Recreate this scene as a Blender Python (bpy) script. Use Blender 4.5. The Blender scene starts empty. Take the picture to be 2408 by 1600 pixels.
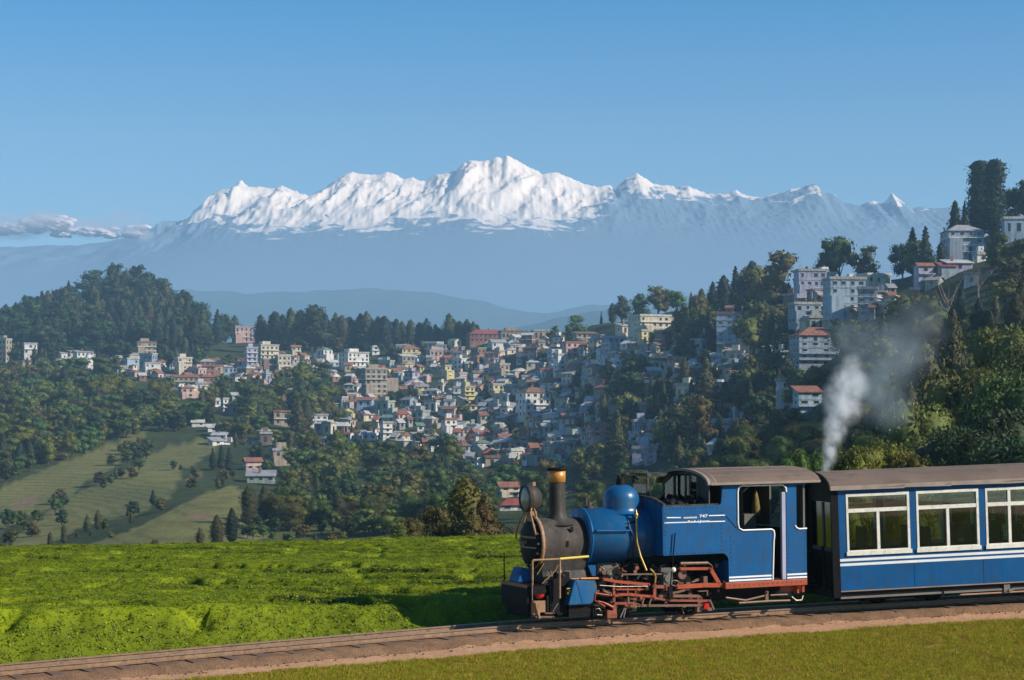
import bpy, bmesh, math, random
import numpy as np
from mathutils import Vector, Matrix
from mathutils.bvhtree import BVHTree

SC = bpy.context.scene
COL = SC.collection
R = math.radians
F, HC, CX, CY = 4600.0, 3.47, 1204.0, 1000.0        # focal length and principal point in photo pixels, camera height

# ------------------------------------------------------------------ camera, sky, sun, exposure
cam_d = bpy.data.cameras.new('camera')
cam = bpy.data.objects.new('camera', cam_d)
COL.objects.link(cam)
cam.location = (0, 0, HC)
cam.rotation_euler = (R(90), 0, 0)
cam_d.sensor_width = 36
cam_d.lens = F / 2408 * 36
cam_d.shift_y = (CY - 800) / 2408
cam_d.clip_start = 0.5
cam_d.clip_end = 60000
SC.camera = cam

SUN_EL, SUN_AZ = R(30), R(110)                      # azimuth clockwise from the view direction (+Y)
world = bpy.data.worlds.new('World')
SC.world = world
world.use_nodes = True
wn = world.node_tree.nodes
bg = wn['Background']
sky = wn.new('ShaderNodeTexSky')
sky.sky_type = 'NISHITA'
sky.sun_disc = False
sky.sun_elevation = SUN_EL
sky.sun_rotation = SUN_AZ
sky.altitude = 2100
sky.air_density = 1.0
sky.dust_density = 0.0
sky.ozone_density = 6.0
# the clear mountain sky: paler over the horizon haze, deepening evenly to the zenith
wl = world.node_tree.links
w_tc = wn.new('ShaderNodeTexCoord'); w_xyz = wn.new('ShaderNodeSeparateXYZ'); w_rmp = wn.new('ShaderNodeValToRGB'); w_mul = wn.new('ShaderNodeMix')
w_mul.data_type = 'RGBA'; w_mul.blend_type = 'MULTIPLY'; w_mul.inputs[0].default_value = 1.0
wl.new(w_tc.outputs['Generated'], w_xyz.inputs[0]); wl.new(w_xyz.outputs['Z'], w_rmp.inputs['Fac'])
w_el = w_rmp.color_ramp.elements
w_el[0].position = 0.10; w_el[0].color = (1.0, 0.98, 0.84, 1)
w_el[1].position = 1.0; w_el[1].color = (0.20, 0.68, 0.90, 1)
e_ = w_el.new(0.145); e_.color = (0.86, 0.96, 0.86, 1)
e_ = w_el.new(0.215); e_.color = (0.24, 0.82, 0.91, 1)
wl.new(sky.outputs[0], w_mul.inputs[6]); wl.new(w_rmp.outputs['Color'], w_mul.inputs[7]); wl.new(w_mul.outputs[2], bg.inputs[0])
bg.inputs[1].default_value = 0.115

sun_d = bpy.data.lights.new('sun', 'SUN')
sun = bpy.data.objects.new('sun', sun_d)
COL.objects.link(sun)
sun_dir = Vector((math.cos(SUN_EL) * math.sin(SUN_AZ), math.cos(SUN_EL) * math.cos(SUN_AZ), math.sin(SUN_EL)))
sun.rotation_euler = (-sun_dir).to_track_quat('-Z', 'Y').to_euler()
sun.location = (60, -40, 60)
sun_d.energy = 4.8
sun_d.angle = R(0.5)
sun_d.color = (1.0, 0.91, 0.78)

SC.view_settings.view_transform = 'Standard'
SC.view_settings.look = 'None'
SC.view_settings.exposure = 0.4
SC.view_settings.gamma = 1.0
SC.view_settings.use_curve_mapping = False
SC.render.engine = 'CYCLES'
SC.cycles.use_denoising = True
SC.cycles.max_bounces = 10
SC.cycles.diffuse_bounces = 3
SC.cycles.glossy_bounces = 3
SC.cycles.transmission_bounces = 4
SC.cycles.transparent_max_bounces = 10
SC.cycles.volume_bounces = 8
SC.cycles.caustics_reflective = False
SC.cycles.caustics_refractive = False

# ------------------------------------------------------------------ helpers
def tag(o, label=None, cat=None, group=None, kind=None):
    if label: o['label'] = label
    if cat: o['category'] = cat
    if group: o['group'] = group
    if kind: o['kind'] = kind
    return o

def empty(name, mw=None, parent=None):
    o = bpy.data.objects.new(name, None)
    o.empty_display_size = 0.2
    COL.objects.link(o)
    if parent: o.parent = parent
    if mw is not None: o.matrix_world = mw
    return o

class MB:
    """collects faces; build() links them as one mesh object"""
    def __init__(s):
        s.V, s.F, s.M, s.S = [], [], [], []
    def add(s, verts, faces, m=0, smooth=False):
        b = len(s.V)
        s.V.extend(tuple(v) for v in verts)
        for f in faces:
            s.F.append(tuple(b + i for i in f)); s.M.append(m); s.S.append(smooth)
        return s
    def box(s, x0, x1, y0, y1, z0, z1, m=0):
        return s.add([(x0,y0,z0),(x1,y0,z0),(x1,y1,z0),(x0,y1,z0),(x0,y0,z1),(x1,y0,z1),(x1,y1,z1),(x0,y1,z1)],
                     [(3,2,1,0),(4,5,6,7),(0,1,5,4),(1,2,6,5),(2,3,7,6),(3,0,4,7)], m)
    def bar(s, p0, p1, w, h, up=(0,0,1), m=0):
        p0, p1 = Vector(p0), Vector(p1); d = (p1-p0).normalized(); u = Vector(up)
        a = d.cross(u)
        if a.length < 1e-4: a = d.cross(Vector((0,1,0)))
        a.normalize(); b = a.cross(d).normalized(); a *= w/2; b *= h/2
        v = [p0-a-b, p0+a-b, p0+a+b, p0-a+b, p1-a-b, p1+a-b, p1+a+b, p1-a+b]
        return s.add(v, [(0,1,2,3),(7,6,5,4),(0,4,5,1),(1,5,6,2),(2,6,7,3),(3,7,4,0)], m)
    def tube(s, pts, r, n=8, m=0, smooth=True, caps=True):
        pts = [Vector(p) for p in pts]; k = len(pts)
        rs = r if isinstance(r, (list, tuple)) else [r]*k
        V, Fc = [], []; prev = None
        for i, p in enumerate(pts):
            d = (pts[min(i+1,k-1)] - pts[max(i-1,0)]).normalized()
            a = prev - d*prev.dot(d) if prev is not None else d.cross(Vector((0,0,1)))
            if a.length < 1e-3: a = d.cross(Vector((0,1,0.1)))
            a.normalize(); prev = a; b = d.cross(a)
            for j in range(n):
                t = 2*math.pi*j/n
                V.append(p + (a*math.cos(t) + b*math.sin(t))*rs[i])
        for i in range(k-1):
            for j in range(n):
                Fc.append((i*n+j, i*n+(j+1)%n, (i+1)*n+(j+1)%n, (i+1)*n+j))
        s.add(V, Fc, m, smooth)
        if caps:
            s.add([V[j] for j in range(n)], [tuple(range(n))[::-1]], m)
            s.add([V[(k-1)*n+j] for j in range(n)], [tuple(range(n))], m)
        return s
    def lathe(s, o, ax, prof, n=24, m=0, smooth=True, half=None):
        """prof: (distance along ax, radius)"""
        o, d = Vector(o), Vector(ax).normalized()
        a = d.cross(Vector((0,0,1)))
        if a.length < 1e-3: a = Vector((1,0,0))
        a.normalize(); b = d.cross(a); V, Fc = [], []
        for t, r in prof:
            for j in range(n):
                q = 2*math.pi*j/n
                V.append(o + d*t + (a*math.cos(q) + b*math.sin(q))*max(r, 1e-4))
        for i in range(len(prof)-1):
            for j in range(n):
                Fc.append((i*n+j, i*n+(j+1)%n, (i+1)*n+(j+1)%n, (i+1)*n+j))
        return s.add(V, Fc, m, smooth)
    def prism(s, poly, y0, y1, m=0, ax='y'):
        """poly in the plane across ax, extruded along ax from y0 to y1"""
        k = len(poly)
        if ax == 'y': V = [(a,y0,b) for a,b in poly] + [(a,y1,b) for a,b in poly]
        elif ax == 'x': V = [(y0,a,b) for a,b in poly] + [(y1,a,b) for a,b in poly]
        else: V = [(a,b,y0) for a,b in poly] + [(a,b,y1) for a,b in poly]
        Fc = [tuple(range(k)), tuple(range(2*k-1, k-1, -1))] + [(i, k+i, k+(i+1)%k, (i+1)%k) for i in range(k)]
        return s.add(V, Fc, m)
    def mesh(s, name, mats, fix=True):
        me = bpy.data.meshes.new(name)
        me.from_pydata(s.V, [], s.F)
        for mt in mats: me.materials.append(mt)
        me.polygons.foreach_set('material_index', s.M)
        me.polygons.foreach_set('use_smooth', s.S)
        if fix:
            bm = bmesh.new(); bm.from_mesh(me)
            bmesh.ops.recalc_face_normals(bm, faces=bm.faces)
            bm.to_mesh(me); bm.free()
        me.update()
        return me
    def build(s, name, mats, parent=None, fix=True, bevel=0):
        if not isinstance(mats, (list, tuple)): mats = [mats]
        o = bpy.data.objects.new(name, s.mesh(name, mats, fix))
        COL.objects.link(o)
        if parent is not None: o.parent = parent
        if bevel:
            bv = o.modifiers.new('bevel', 'BEVEL'); bv.width = bevel; bv.segments = 2; bv.limit_method = 'ANGLE'; bv.angle_limit = R(40)
        return o

def grid_mesh(name, P, mat, attrs=None, mask=None, smooth=True):
    """P: (n,m,3) array of points -> one sheet; mask keeps quads"""
    n, m = P.shape[:2]
    idx = np.arange(n*m).reshape(n, m)
    q = np.stack([idx[:-1,:-1], idx[:-1,1:], idx[1:,1:], idx[1:,:-1]], -1)
    if mask is not None: q = q[mask]
    q = q.reshape(-1, 4)
    V = P.reshape(-1, 3)
    if mask is not None:
        used = np.unique(q); re = np.full(n*m, -1); re[used] = np.arange(len(used)); q = re[q]; V = V[used]
    else: used = None
    me = bpy.data.meshes.new(name)
    me.vertices.add(len(V)); me.vertices.foreach_set('co', V.astype(np.float32).ravel())
    me.loops.add(q.size); me.loops.foreach_set('vertex_index', q.astype(np.int32).ravel())
    me.polygons.add(len(q)); me.polygons.foreach_set('loop_start', np.arange(0, q.size, 4, dtype=np.int32))
    me.update(calc_edges=True)
    me.polygons.foreach_set('use_smooth', np.full(len(q), smooth))
    for k, a in (attrs or {}).items():
        at = me.attributes.new(k, 'FLOAT', 'POINT')
        a = a.ravel()
        at.data.foreach_set('value', (a[used] if used is not None else a).astype(np.float32))
    if mat: me.materials.append(mat)
    o = bpy.data.objects.new(name, me); COL.objects.link(o)
    return o

# value noise on arrays
def _hash(ix, iy, seed):
    h = (ix.astype(np.int64)*374761393 + iy.astype(np.int64)*668265263 + seed*1442695041) & 0xffffffff
    h = ((h ^ (h >> 13)) * 1274126177) & 0xffffffff
    return ((h ^ (h >> 16)) & 0xffff) / 65535.0
def vnoise(x, y, seed=0):
    x0, y0 = np.floor(x), np.floor(y); fx, fy = x-x0, y-y0
    fx, fy = fx*fx*fx*(fx*(fx*6-15)+10), fy*fy*fy*(fy*(fy*6-15)+10)
    a, b, c, d = (_hash(x0+i, y0+j, seed) for i, j in ((0,0),(1,0),(0,1),(1,1)))
    return (a*(1-fx)+b*fx)*(1-fy) + (c*(1-fx)+d*fx)*fy
def fbm(x, y, seed=0, oct=4, ridged=False, gain=0.5):
    t, amp, tot = 0, 1, 0
    for k in range(oct):
        v = vnoise(x*2**k+k*17.3, y*2**k-k*9.1, seed+k)
        if ridged: v = 1-np.abs(2*v-1)
        t = t + v*amp; tot += amp; amp *= gain
    return t/tot
def sstep(a, b, x):
    t = np.clip((x-a)/(b-a), 0, 1); return t*t*(3-2*t)

# ------------------------------------------------------------------ materials
def nodes_of(name):
    m = bpy.data.materials.new(name); m.use_nodes = True
    nt = m.node_tree
    return m, nt, nt.nodes, nt.links, nt.nodes['Principled BSDF']
def N(nt, t, **kw):
    n = nt.nodes.new(t)
    for k, v in kw.items(): setattr(n, k, v)
    return n
def noise_tex(nt, scale, detail=4, rough=0.55, coord='Object', dist=0.0):
    tc = N(nt, 'ShaderNodeTexCoord'); tx = N(nt, 'ShaderNodeTexNoise')
    tx.inputs['Scale'].default_value = scale; tx.inputs['Detail'].default_value = detail
    tx.inputs['Roughness'].default_value = rough; tx.inputs['Distortion'].default_value = dist
    nt.links.new(tc.outputs[coord], tx.inputs['Vector'])
    return tx.outputs['Fac']
def ramp(nt, fac, stops):
    r = N(nt, 'ShaderNodeValToRGB'); e = r.color_ramp.elements
    while len(e) < len(stops): e.new(0.5)
    for i, (p, c) in enumerate(stops):
        e[i].position = p; e[i].color = tuple(c)+(1,) if len(c) == 3 else c
    nt.links.new(fac, r.inputs['Fac'])
    return r.outputs['Color']
def mixc(nt, fac, a, b, mode='MIX'):
    x = N(nt, 'ShaderNodeMix', data_type='RGBA', blend_type=mode)
    if isinstance(fac, float): x.inputs[0].default_value = fac
    else: nt.links.new(fac, x.inputs[0])
    for s, v in ((6, a), (7, b)):
        if isinstance(v, (tuple, list)): x.inputs[s].default_value = tuple(v)+(1,)
        else: nt.links.new(v, x.inputs[s])
    return x.outputs[2]
def sc3(c, k): return tuple(min(1, v*k) for v in c)
def paint(name, col, rough=0.45, metal=0.0, var=0.25, scale=3.0, dirt=None, dirt_amt=0.35, bump=0.0, bscale=40, coat=0.0, spec=0.5, streak=0.0):
    """surface with blotchy wear: brightness variation, optional dirt patches and fine relief"""
    m, nt, ns, lk, b = nodes_of(name)
    f = noise_tex(nt, scale, 5, 0.6)
    c = ramp(nt, f, [(0.25, sc3(col, 1-var)), (0.75, sc3(col, 1+var))])
    if dirt:
        f2 = noise_tex(nt, scale*2.7, 6, 0.7, dist=0.4)
        k = ramp(nt, f2, [(0.5, (0,0,0)), (0.5+0.35*(1.05-dirt_amt), (1,1,1))])
        c = mixc(nt, k, c, dirt)
    if streak:                                       # runs of grime down the panels
        tc = N(nt, 'ShaderNodeTexCoord'); mp = N(nt, 'ShaderNodeMapping'); mp.inputs['Scale'].default_value = (9, 9, 0.7); tx = N(nt, 'ShaderNodeTexNoise'); tx.inputs['Scale'].default_value = 1.0; tx.inputs['Detail'].default_value = 5; tx.inputs['Roughness'].default_value = 0.65
        lk.new(tc.outputs['Object'], mp.inputs[0]); lk.new(mp.outputs[0], tx.inputs['Vector'])
        c = mixc(nt, 1.0, c, ramp(nt, tx.outputs['Fac'], [(0.36, (1-streak,)*3), (0.60, (1.05,1.05,1.05))]), 'MULTIPLY')
        lk.new(ramp(nt, tx.outputs['Fac'], [(0.35, (min(1,rough+0.25),)*3), (0.6, (rough,)*3)]), b.inputs['Roughness'])
    lk.new(c, b.inputs['Base Color'])
    if not streak: b.inputs['Roughness'].default_value = rough
    b.inputs['Metallic'].default_value = metal
    b.inputs['Specular IOR Level'].default_value = spec
    if coat: b.inputs['Coat Weight'].default_value = coat; b.inputs['Coat Roughness'].default_value = 0.15
    if bump:
        bp = N(nt, 'ShaderNodeBump'); bp.inputs['Strength'].default_value = bump; bp.inputs['Distance'].default_value = 0.02
        lk.new(noise_tex(nt, bscale, 4, 0.6), bp.inputs['Height']); lk.new(bp.outputs[0], b.inputs['Normal'])
    return m
def leafmat(name, col, var=0.35, hue=0.03, trans=0.25, rough=0.65, spec=0.25):
    """leaves: every leaf and every plant its own tint"""
    m, nt, ns, lk, b = nodes_of(name)
    g = N(nt, 'ShaderNodeNewGeometry'); oi = N(nt, 'ShaderNodeObjectInfo')
    hsv = N(nt, 'ShaderNodeHueSaturation')
    hsv.inputs['Color'].default_value = tuple(col)+(1,)
    def mr(src, lo, hi):
        r = N(nt, 'ShaderNodeMapRange'); r.inputs['To Min'].default_value = lo; r.inputs['To Max'].default_value = hi
        lk.new(src, r.inputs['Value']); return r.outputs[0]
    mul = N(nt, 'ShaderNodeMath', operation='MULTIPLY')
    lk.new(mr(g.outputs['Random Per Island'], 1-var, 1+var), mul.inputs[0]); lk.new(mr(oi.outputs['Random'], 1-var*0.6, 1+var*0.6), mul.inputs[1])
    lk.new(mul.outputs[0], hsv.inputs['Value'])
    lk.new(mr(oi.outputs['Random'], 0.5-hue, 0.5+hue), hsv.inputs['Hue'])
    lk.new(hsv.outputs[0], b.inputs['Base Color'])
    b.inputs['Roughness'].default_value = rough; b.inputs['Specular IOR Level'].default_value = spec
    if trans:
        t = N(nt, 'ShaderNodeBsdfTranslucent'); lk.new(hsv.outputs[0], t.inputs['Color'])
        mx = N(nt, 'ShaderNodeMixShader'); mx.inputs[0].default_value = trans
        lk.new(b.outputs[0], mx.inputs[1]); lk.new(t.outputs[0], mx.inputs[2])
        lk.new(mx.outputs[0], ns['Material Output'].inputs['Surface'])
    return m
def glassmat(name, tint=(0.75,0.85,0.82), refl=0.10, rough=0.02):
    m, nt, ns, lk, b = nodes_of(name)
    ns.remove(b)
    t = N(nt, 'ShaderNodeBsdfTransparent'); t.inputs[0].default_value = tuple(tint)+(1,)
    g = N(nt, 'ShaderNodeBsdfGlossy'); g.inputs['Roughness'].default_value = rough
    fr = N(nt, 'ShaderNodeFresnel'); fr.inputs[0].default_value = 1.5
    ad = N(nt, 'ShaderNodeMath', operation='ADD'); ad.inputs[1].default_value = refl; ad.use_clamp = True
    lk.new(fr.outputs[0], ad.inputs[0])
    mx = N(nt, 'ShaderNodeMixShader'); lk.new(ad.outputs[0], mx.inputs[0]); lk.new(t.outputs[0], mx.inputs[1]); lk.new(g.outputs[0], mx.inputs[2])
    lk.new(mx.outputs[0], ns['Material Output'].inputs['Surface'])
    return m
# ------------------------------------------------------------------ track centre line (heading, gradient integrated along its length)
DS = 0.1
_s = np.arange(-60, 60+DS/2, DS)
_head = np.radians(np.interp(_s, [-60,-25,-1.6,-0.4,4.7,5.6,30,60], [34,29,27,24,24,11,11,8]))
_grad = np.interp(_s, [-60,-20,-1.6,-0.4,4.7,5.6,20,60], [0.0,0.03,0.03,0.012,0.012,0.035,0.035,0.0])
def _integ(f):
    c = np.concatenate([[0], np.cumsum((f[1:]+f[:-1])/2*DS)])
    return c - c[len(_s)//2]
TX = 106/F*34.8 + _integ(np.cos(_head)); TY = 34.8 + _integ(np.sin(_head)); TZ = _integ(_grad)
def track(s):
    """point, unit tangent, near-side normal at distance s"""
    h = np.interp(s, _s, _head)
    return (Vector((np.interp(s,_s,TX), np.interp(s,_s,TY), np.interp(s,_s,TZ))), Vector((math.cos(h), math.sin(h), float(np.interp(s,_s,_grad)))).normalized(), Vector((math.sin(h), -math.cos(h), 0)))
def track_sv(X, Y):
    """nearest (s, v) for arrays of ground points; v positive towards the lawn"""
    sh = X.shape; X, Y = X.ravel(), Y.ravel()
    cx, cy = TX[::4], TY[::4]
    best = np.empty(len(X), int)
    for i in range(0, len(X), 20000):
        d = (X[i:i+20000,None]-cx)**2 + (Y[i:i+20000,None]-cy)**2
        best[i:i+20000] = d.argmin(1)
    k = best*4; h = _head[k]
    du = (X-TX[k])*np.cos(h) + (Y-TY[k])*np.sin(h); v = (X-TX[k])*np.sin(h) - (Y-TY[k])*np.cos(h)
    return (_s[k]+du).reshape(sh), v.reshape(sh)
def tea_top(X, Y):
    sl = 0.018 + 0.012*np.clip(-X/17, -0.3, 1.2)
    return 0.38 - sl*(Y-33) - 0.045*np.clip(Y-64, 0, None)**2 - 0.05*np.clip(X-6, 0, None)
def ground_z(X, Y):
    s, v = track_sv(X, Y)
    zt = np.interp(s, _s, TZ)
    bed = np.interp(v, [-6,-1.5,-1.15,-0.8,0.86,1.02,2.4,6,30], [-0.2,-0.2,-0.21,-0.115,-0.115,-0.215,-0.235,-0.25,-0.5])
    bed = bed - 0.06*(np.abs(v) < 0.95)
    z = zt + bed + 0.02*(fbm(X*1.7, Y*1.7, 5)-0.5)*(np.abs(v) > 1.0)
    far = tea_top(X, Y) - 0.72
    w = sstep(1.3, 4.0, -v)
    return z*(1-w) + np.where(v < 0, far, z)*w, s, v

# ------------------------------------------------------------------ near ground: dirt, lawn, tea
def earth_mat(name, cols, scale, bump=0.4, bscale=60, rough=0.95):
    m, nt, ns, lk, b = nodes_of(name)
    a = ramp(nt, noise_tex(nt, scale, 6, 0.65), [(0.3, cols[0]), (0.7, cols[1])])
    k = ramp(nt, noise_tex(nt, scale*9, 5, 0.7), [(0.35, (0.72,0.72,0.72)), (0.65, (1.15,1.15,1.15))])
    c = mixc(nt, 1.0, a, k, 'MULTIPLY')
    if len(cols) > 2:
        f = ramp(nt, noise_tex(nt, scale*0.35, 4, 0.6, dist=0.5), [(0.45, (0,0,0)), (0.62, (1,1,1))])
        c = mixc(nt, f, c, mixc(nt, 1.0, cols[2], k, 'MULTIPLY'))
    lk.new(c, b.inputs['Base Color']); b.inputs['Roughness'].default_value = rough; b.inputs['Specular IOR Level'].default_value = 0.15
    bp = N(nt, 'ShaderNodeBump'); bp.inputs['Strength'].default_value = bump; bp.inputs['Distance'].default_value = 0.03
    lk.new(noise_tex(nt, bscale, 5, 0.7), bp.inputs['Height']); lk.new(bp.outputs[0], b.inputs['Normal'])
    return m
M_DIRT = earth_mat('pink_dirt', [(0.47,0.255,0.135), (0.60,0.345,0.195)], 1.2, 0.5, 45)
M_BED = earth_mat('track_bed_dirt', [(0.17,0.10,0.058), (0.33,0.19,0.105)], 3.0, 0.9, 30)
M_LAWN = earth_mat('lawn_turf', [(0.19,0.175,0.014), (0.24,0.19,0.020), (0.31,0.19,0.032)], 1.0, 0.5, 60)
M_TEASOIL = earth_mat('tea_soil', [(0.05,0.07,0.012), (0.07,0.09,0.014)], 1.5, 0.5, 30)

gx, gy = np.arange(-34, 34.01, 0.25), np.concatenate([np.arange(-8, 22, 1.0), np.arange(22, 76.01, 0.25)])
GX, GY = np.meshgrid(gx, gy)
GZ, GS, GV = ground_z(GX, GY)
ground = tag(grid_mesh('ground', np.stack([GX,GY,GZ],-1), M_DIRT), kind='structure')
# darker bed of the track, a strip of its own a little proud of the dirt
bs = np.arange(-24, 34, 0.2); bv = np.array([-1.22,-0.84,-0.55,0,0.55,0.86,1.02,1.20])
bz = np.array([-0.24,-0.105,-0.112,-0.115,-0.112,-0.105,-0.195,-0.25])
bp_ = []
for s_ in bs:
    p, t, n = track(s_)
    jit = (vnoise(np.array(s_*2.1), np.array(3.0), 8)-0.5)*0.12
    bp_.append([[*(p + n*(v + (jit if i == len(bv)-1 else jit*0.4 if i == len(bv)-2 else 0)))[:2], p.z+z+0.012*(vnoise(np.array(s_*5+i), np.array(v*9), 4)-0.5)] for i, (v, z) in enumerate(zip(bv, bz))])
tag(grid_mesh('track_bed', np.array(bp_), M_BED), kind='structure')
# lawn
lx, ly = np.arange(-30, 30.01, 0.16), np.arange(6, 40.01, 0.16)
LX, LY = np.meshgrid(lx, ly)
LZ, LS, LV = ground_z(LX, LY)
edge = 2.02 - 0.42*sstep(-1, 7, -LS) + 0.26*(fbm(LX*0.9, LY*0.9, 21)-0.5) + 0.2*(fbm(LX*4, LY*4, 22)-0.5)
LZ = LZ + 0.022*sstep(0, 0.25, LV-edge) - 0.01 + 0.03*(fbm(LX*1.3, LY*1.3, 23)-0.5)*sstep(0.2,0.8,LV-edge)
mk = (LV > edge)
mk = mk[:-1,:-1] & mk[1:,:-1] & mk[:-1,1:] & mk[1:,1:]
lawn = tag(grid_mesh('lawn', np.stack([LX,LY,LZ],-1), M_LAWN, mask=mk), kind='structure')
# tea
tx, ty = np.arange(-26, 9.01, 0.11), np.arange(30.5, 67.51, 0.11)
X2, Y2 = np.meshgrid(tx, ty)
base, S2, V2 = ground_z(X2, Y2)
ca, sa = math.cos(R(-11)), math.sin(R(-11))
al, rc = X2*ca+Y2*sa, -X2*sa+Y2*ca
rc = rc + 1.0*(fbm(al*0.10, rc*0.10, 31, 3)-0.5)
pitch = 2.3
ri = np.floor(rc/pitch); fr = np.abs(rc/pitch-ri-0.5)*2
gap = sstep(0.40, 0.62, fbm(al*0.30+ri*7.7, ri*3.1, 33, 3))
al2 = al + 0.5*ri + 0.4*(fbm(al*0.4, rc*0.4, 35)-0.5)
bi = np.floor(al2/2.6); fb = np.abs(al2/2.6-bi-0.5)*2
gap2 = sstep(0.62, 0.9, _hash(bi, ri, 37))
front = -V2 - 1.2 + 0.5*(fbm(X2*0.8, Y2*0.8, 41)-0.5) + 0.3*(fbm(X2*3, Y2*3, 42)-0.5)
fh = sstep(-0.1, 0.9, front)
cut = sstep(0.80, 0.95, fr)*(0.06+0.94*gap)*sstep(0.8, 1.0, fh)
fc = rc/pitch-ri                                      # 0 at the front edge of a row, 1 at its back
step_ = 0.05 + 0.21*sstep(0.40, 0.66, fbm(al*0.22+ri*5.3, ri*2.3, 48, 3))
h = 1.05 - step_*fc*sstep(0.7, 1.0, fh) - 0.5*cut*sstep(0.5, 0.9, fr) - 0.6*sstep(0.7, 1, fb)*gap2*sstep(0.2,0.8,fr)
h = h - 0.07*(fbm(X2*0.7, Y2*0.7, 39, 3)-0.5) - 0.12*(fbm(X2*2.6, Y2*2.6, 40, 3)-0.5)
# gaps where bushes are missing or drawn apart: short troughs that follow the rows
hole = np.zeros_like(al)
ca_, cr_ = np.floor(al/2.0), np.floor(rc/1.5)
wob = 0.5*(fbm(al*1.3, rc*1.3, 46, 3)-0.5)
for i in (-1,0,1):
    for j in (-1,0,1):
        u_, w_ = ca_+i, cr_+j
        on = _hash(u_, w_, 61) < 0.46
        cx_, cy_ = (u_+0.2+0.6*_hash(u_, w_, 62))*2.0, (w_+0.2+0.6*_hash(u_, w_, 63))*1.5
        ra_, rb_ = 0.35+1.0*_hash(u_, w_, 64)**2, 0.24+0.42*_hash(u_, w_, 65)
        q_ = np.sqrt(((al-cx_)/ra_)**2 + ((rc-cy_)/rb_)**2) + wob
        hole = np.maximum(hole, np.where(on, 1-sstep(0.62, 1.0, q_), 0))
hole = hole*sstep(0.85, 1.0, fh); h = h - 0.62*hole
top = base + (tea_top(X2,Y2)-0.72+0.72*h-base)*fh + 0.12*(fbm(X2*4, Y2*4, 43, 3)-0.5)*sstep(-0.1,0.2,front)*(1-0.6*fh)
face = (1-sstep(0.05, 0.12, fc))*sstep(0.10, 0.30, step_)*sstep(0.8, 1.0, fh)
plucked_lit = np.clip(1 - 1.5*np.maximum(np.maximum(cut, hole), face), 0, 1)*(0.62+0.38*sstep(0.55, 0.95, fh))*(0.93+0.4*(fbm(X2*1.6, Y2*1.6, 47, 3)-0.5))  # low in gaps, holes and row faces: their shade is put into the colour
mk = (front > -0.12) & (Y2 < 66.5)
mk = mk[:-1,:-1] & mk[1:,:-1] & mk[:-1,1:] & mk[1:,1:]
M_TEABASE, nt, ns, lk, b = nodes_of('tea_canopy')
at = N(nt, 'ShaderNodeAttribute'); at.attribute_name = 'plucked_lit'
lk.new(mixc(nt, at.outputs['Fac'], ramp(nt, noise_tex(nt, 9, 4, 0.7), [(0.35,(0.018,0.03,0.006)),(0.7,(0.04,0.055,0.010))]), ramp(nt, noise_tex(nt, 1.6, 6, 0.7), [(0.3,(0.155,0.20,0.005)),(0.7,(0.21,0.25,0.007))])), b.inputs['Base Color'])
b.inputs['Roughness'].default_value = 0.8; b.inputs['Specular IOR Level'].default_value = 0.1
tea = grid_mesh('tea_bushes', np.stack([X2,Y2,top],-1), M_TEABASE, attrs={'plucked_lit': plucked_lit}, mask=mk)
tag(tea, 'bright green tea bushes clipped into low rounded rows beside the railway track', 'tea bushes', kind='stuff')

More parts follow.
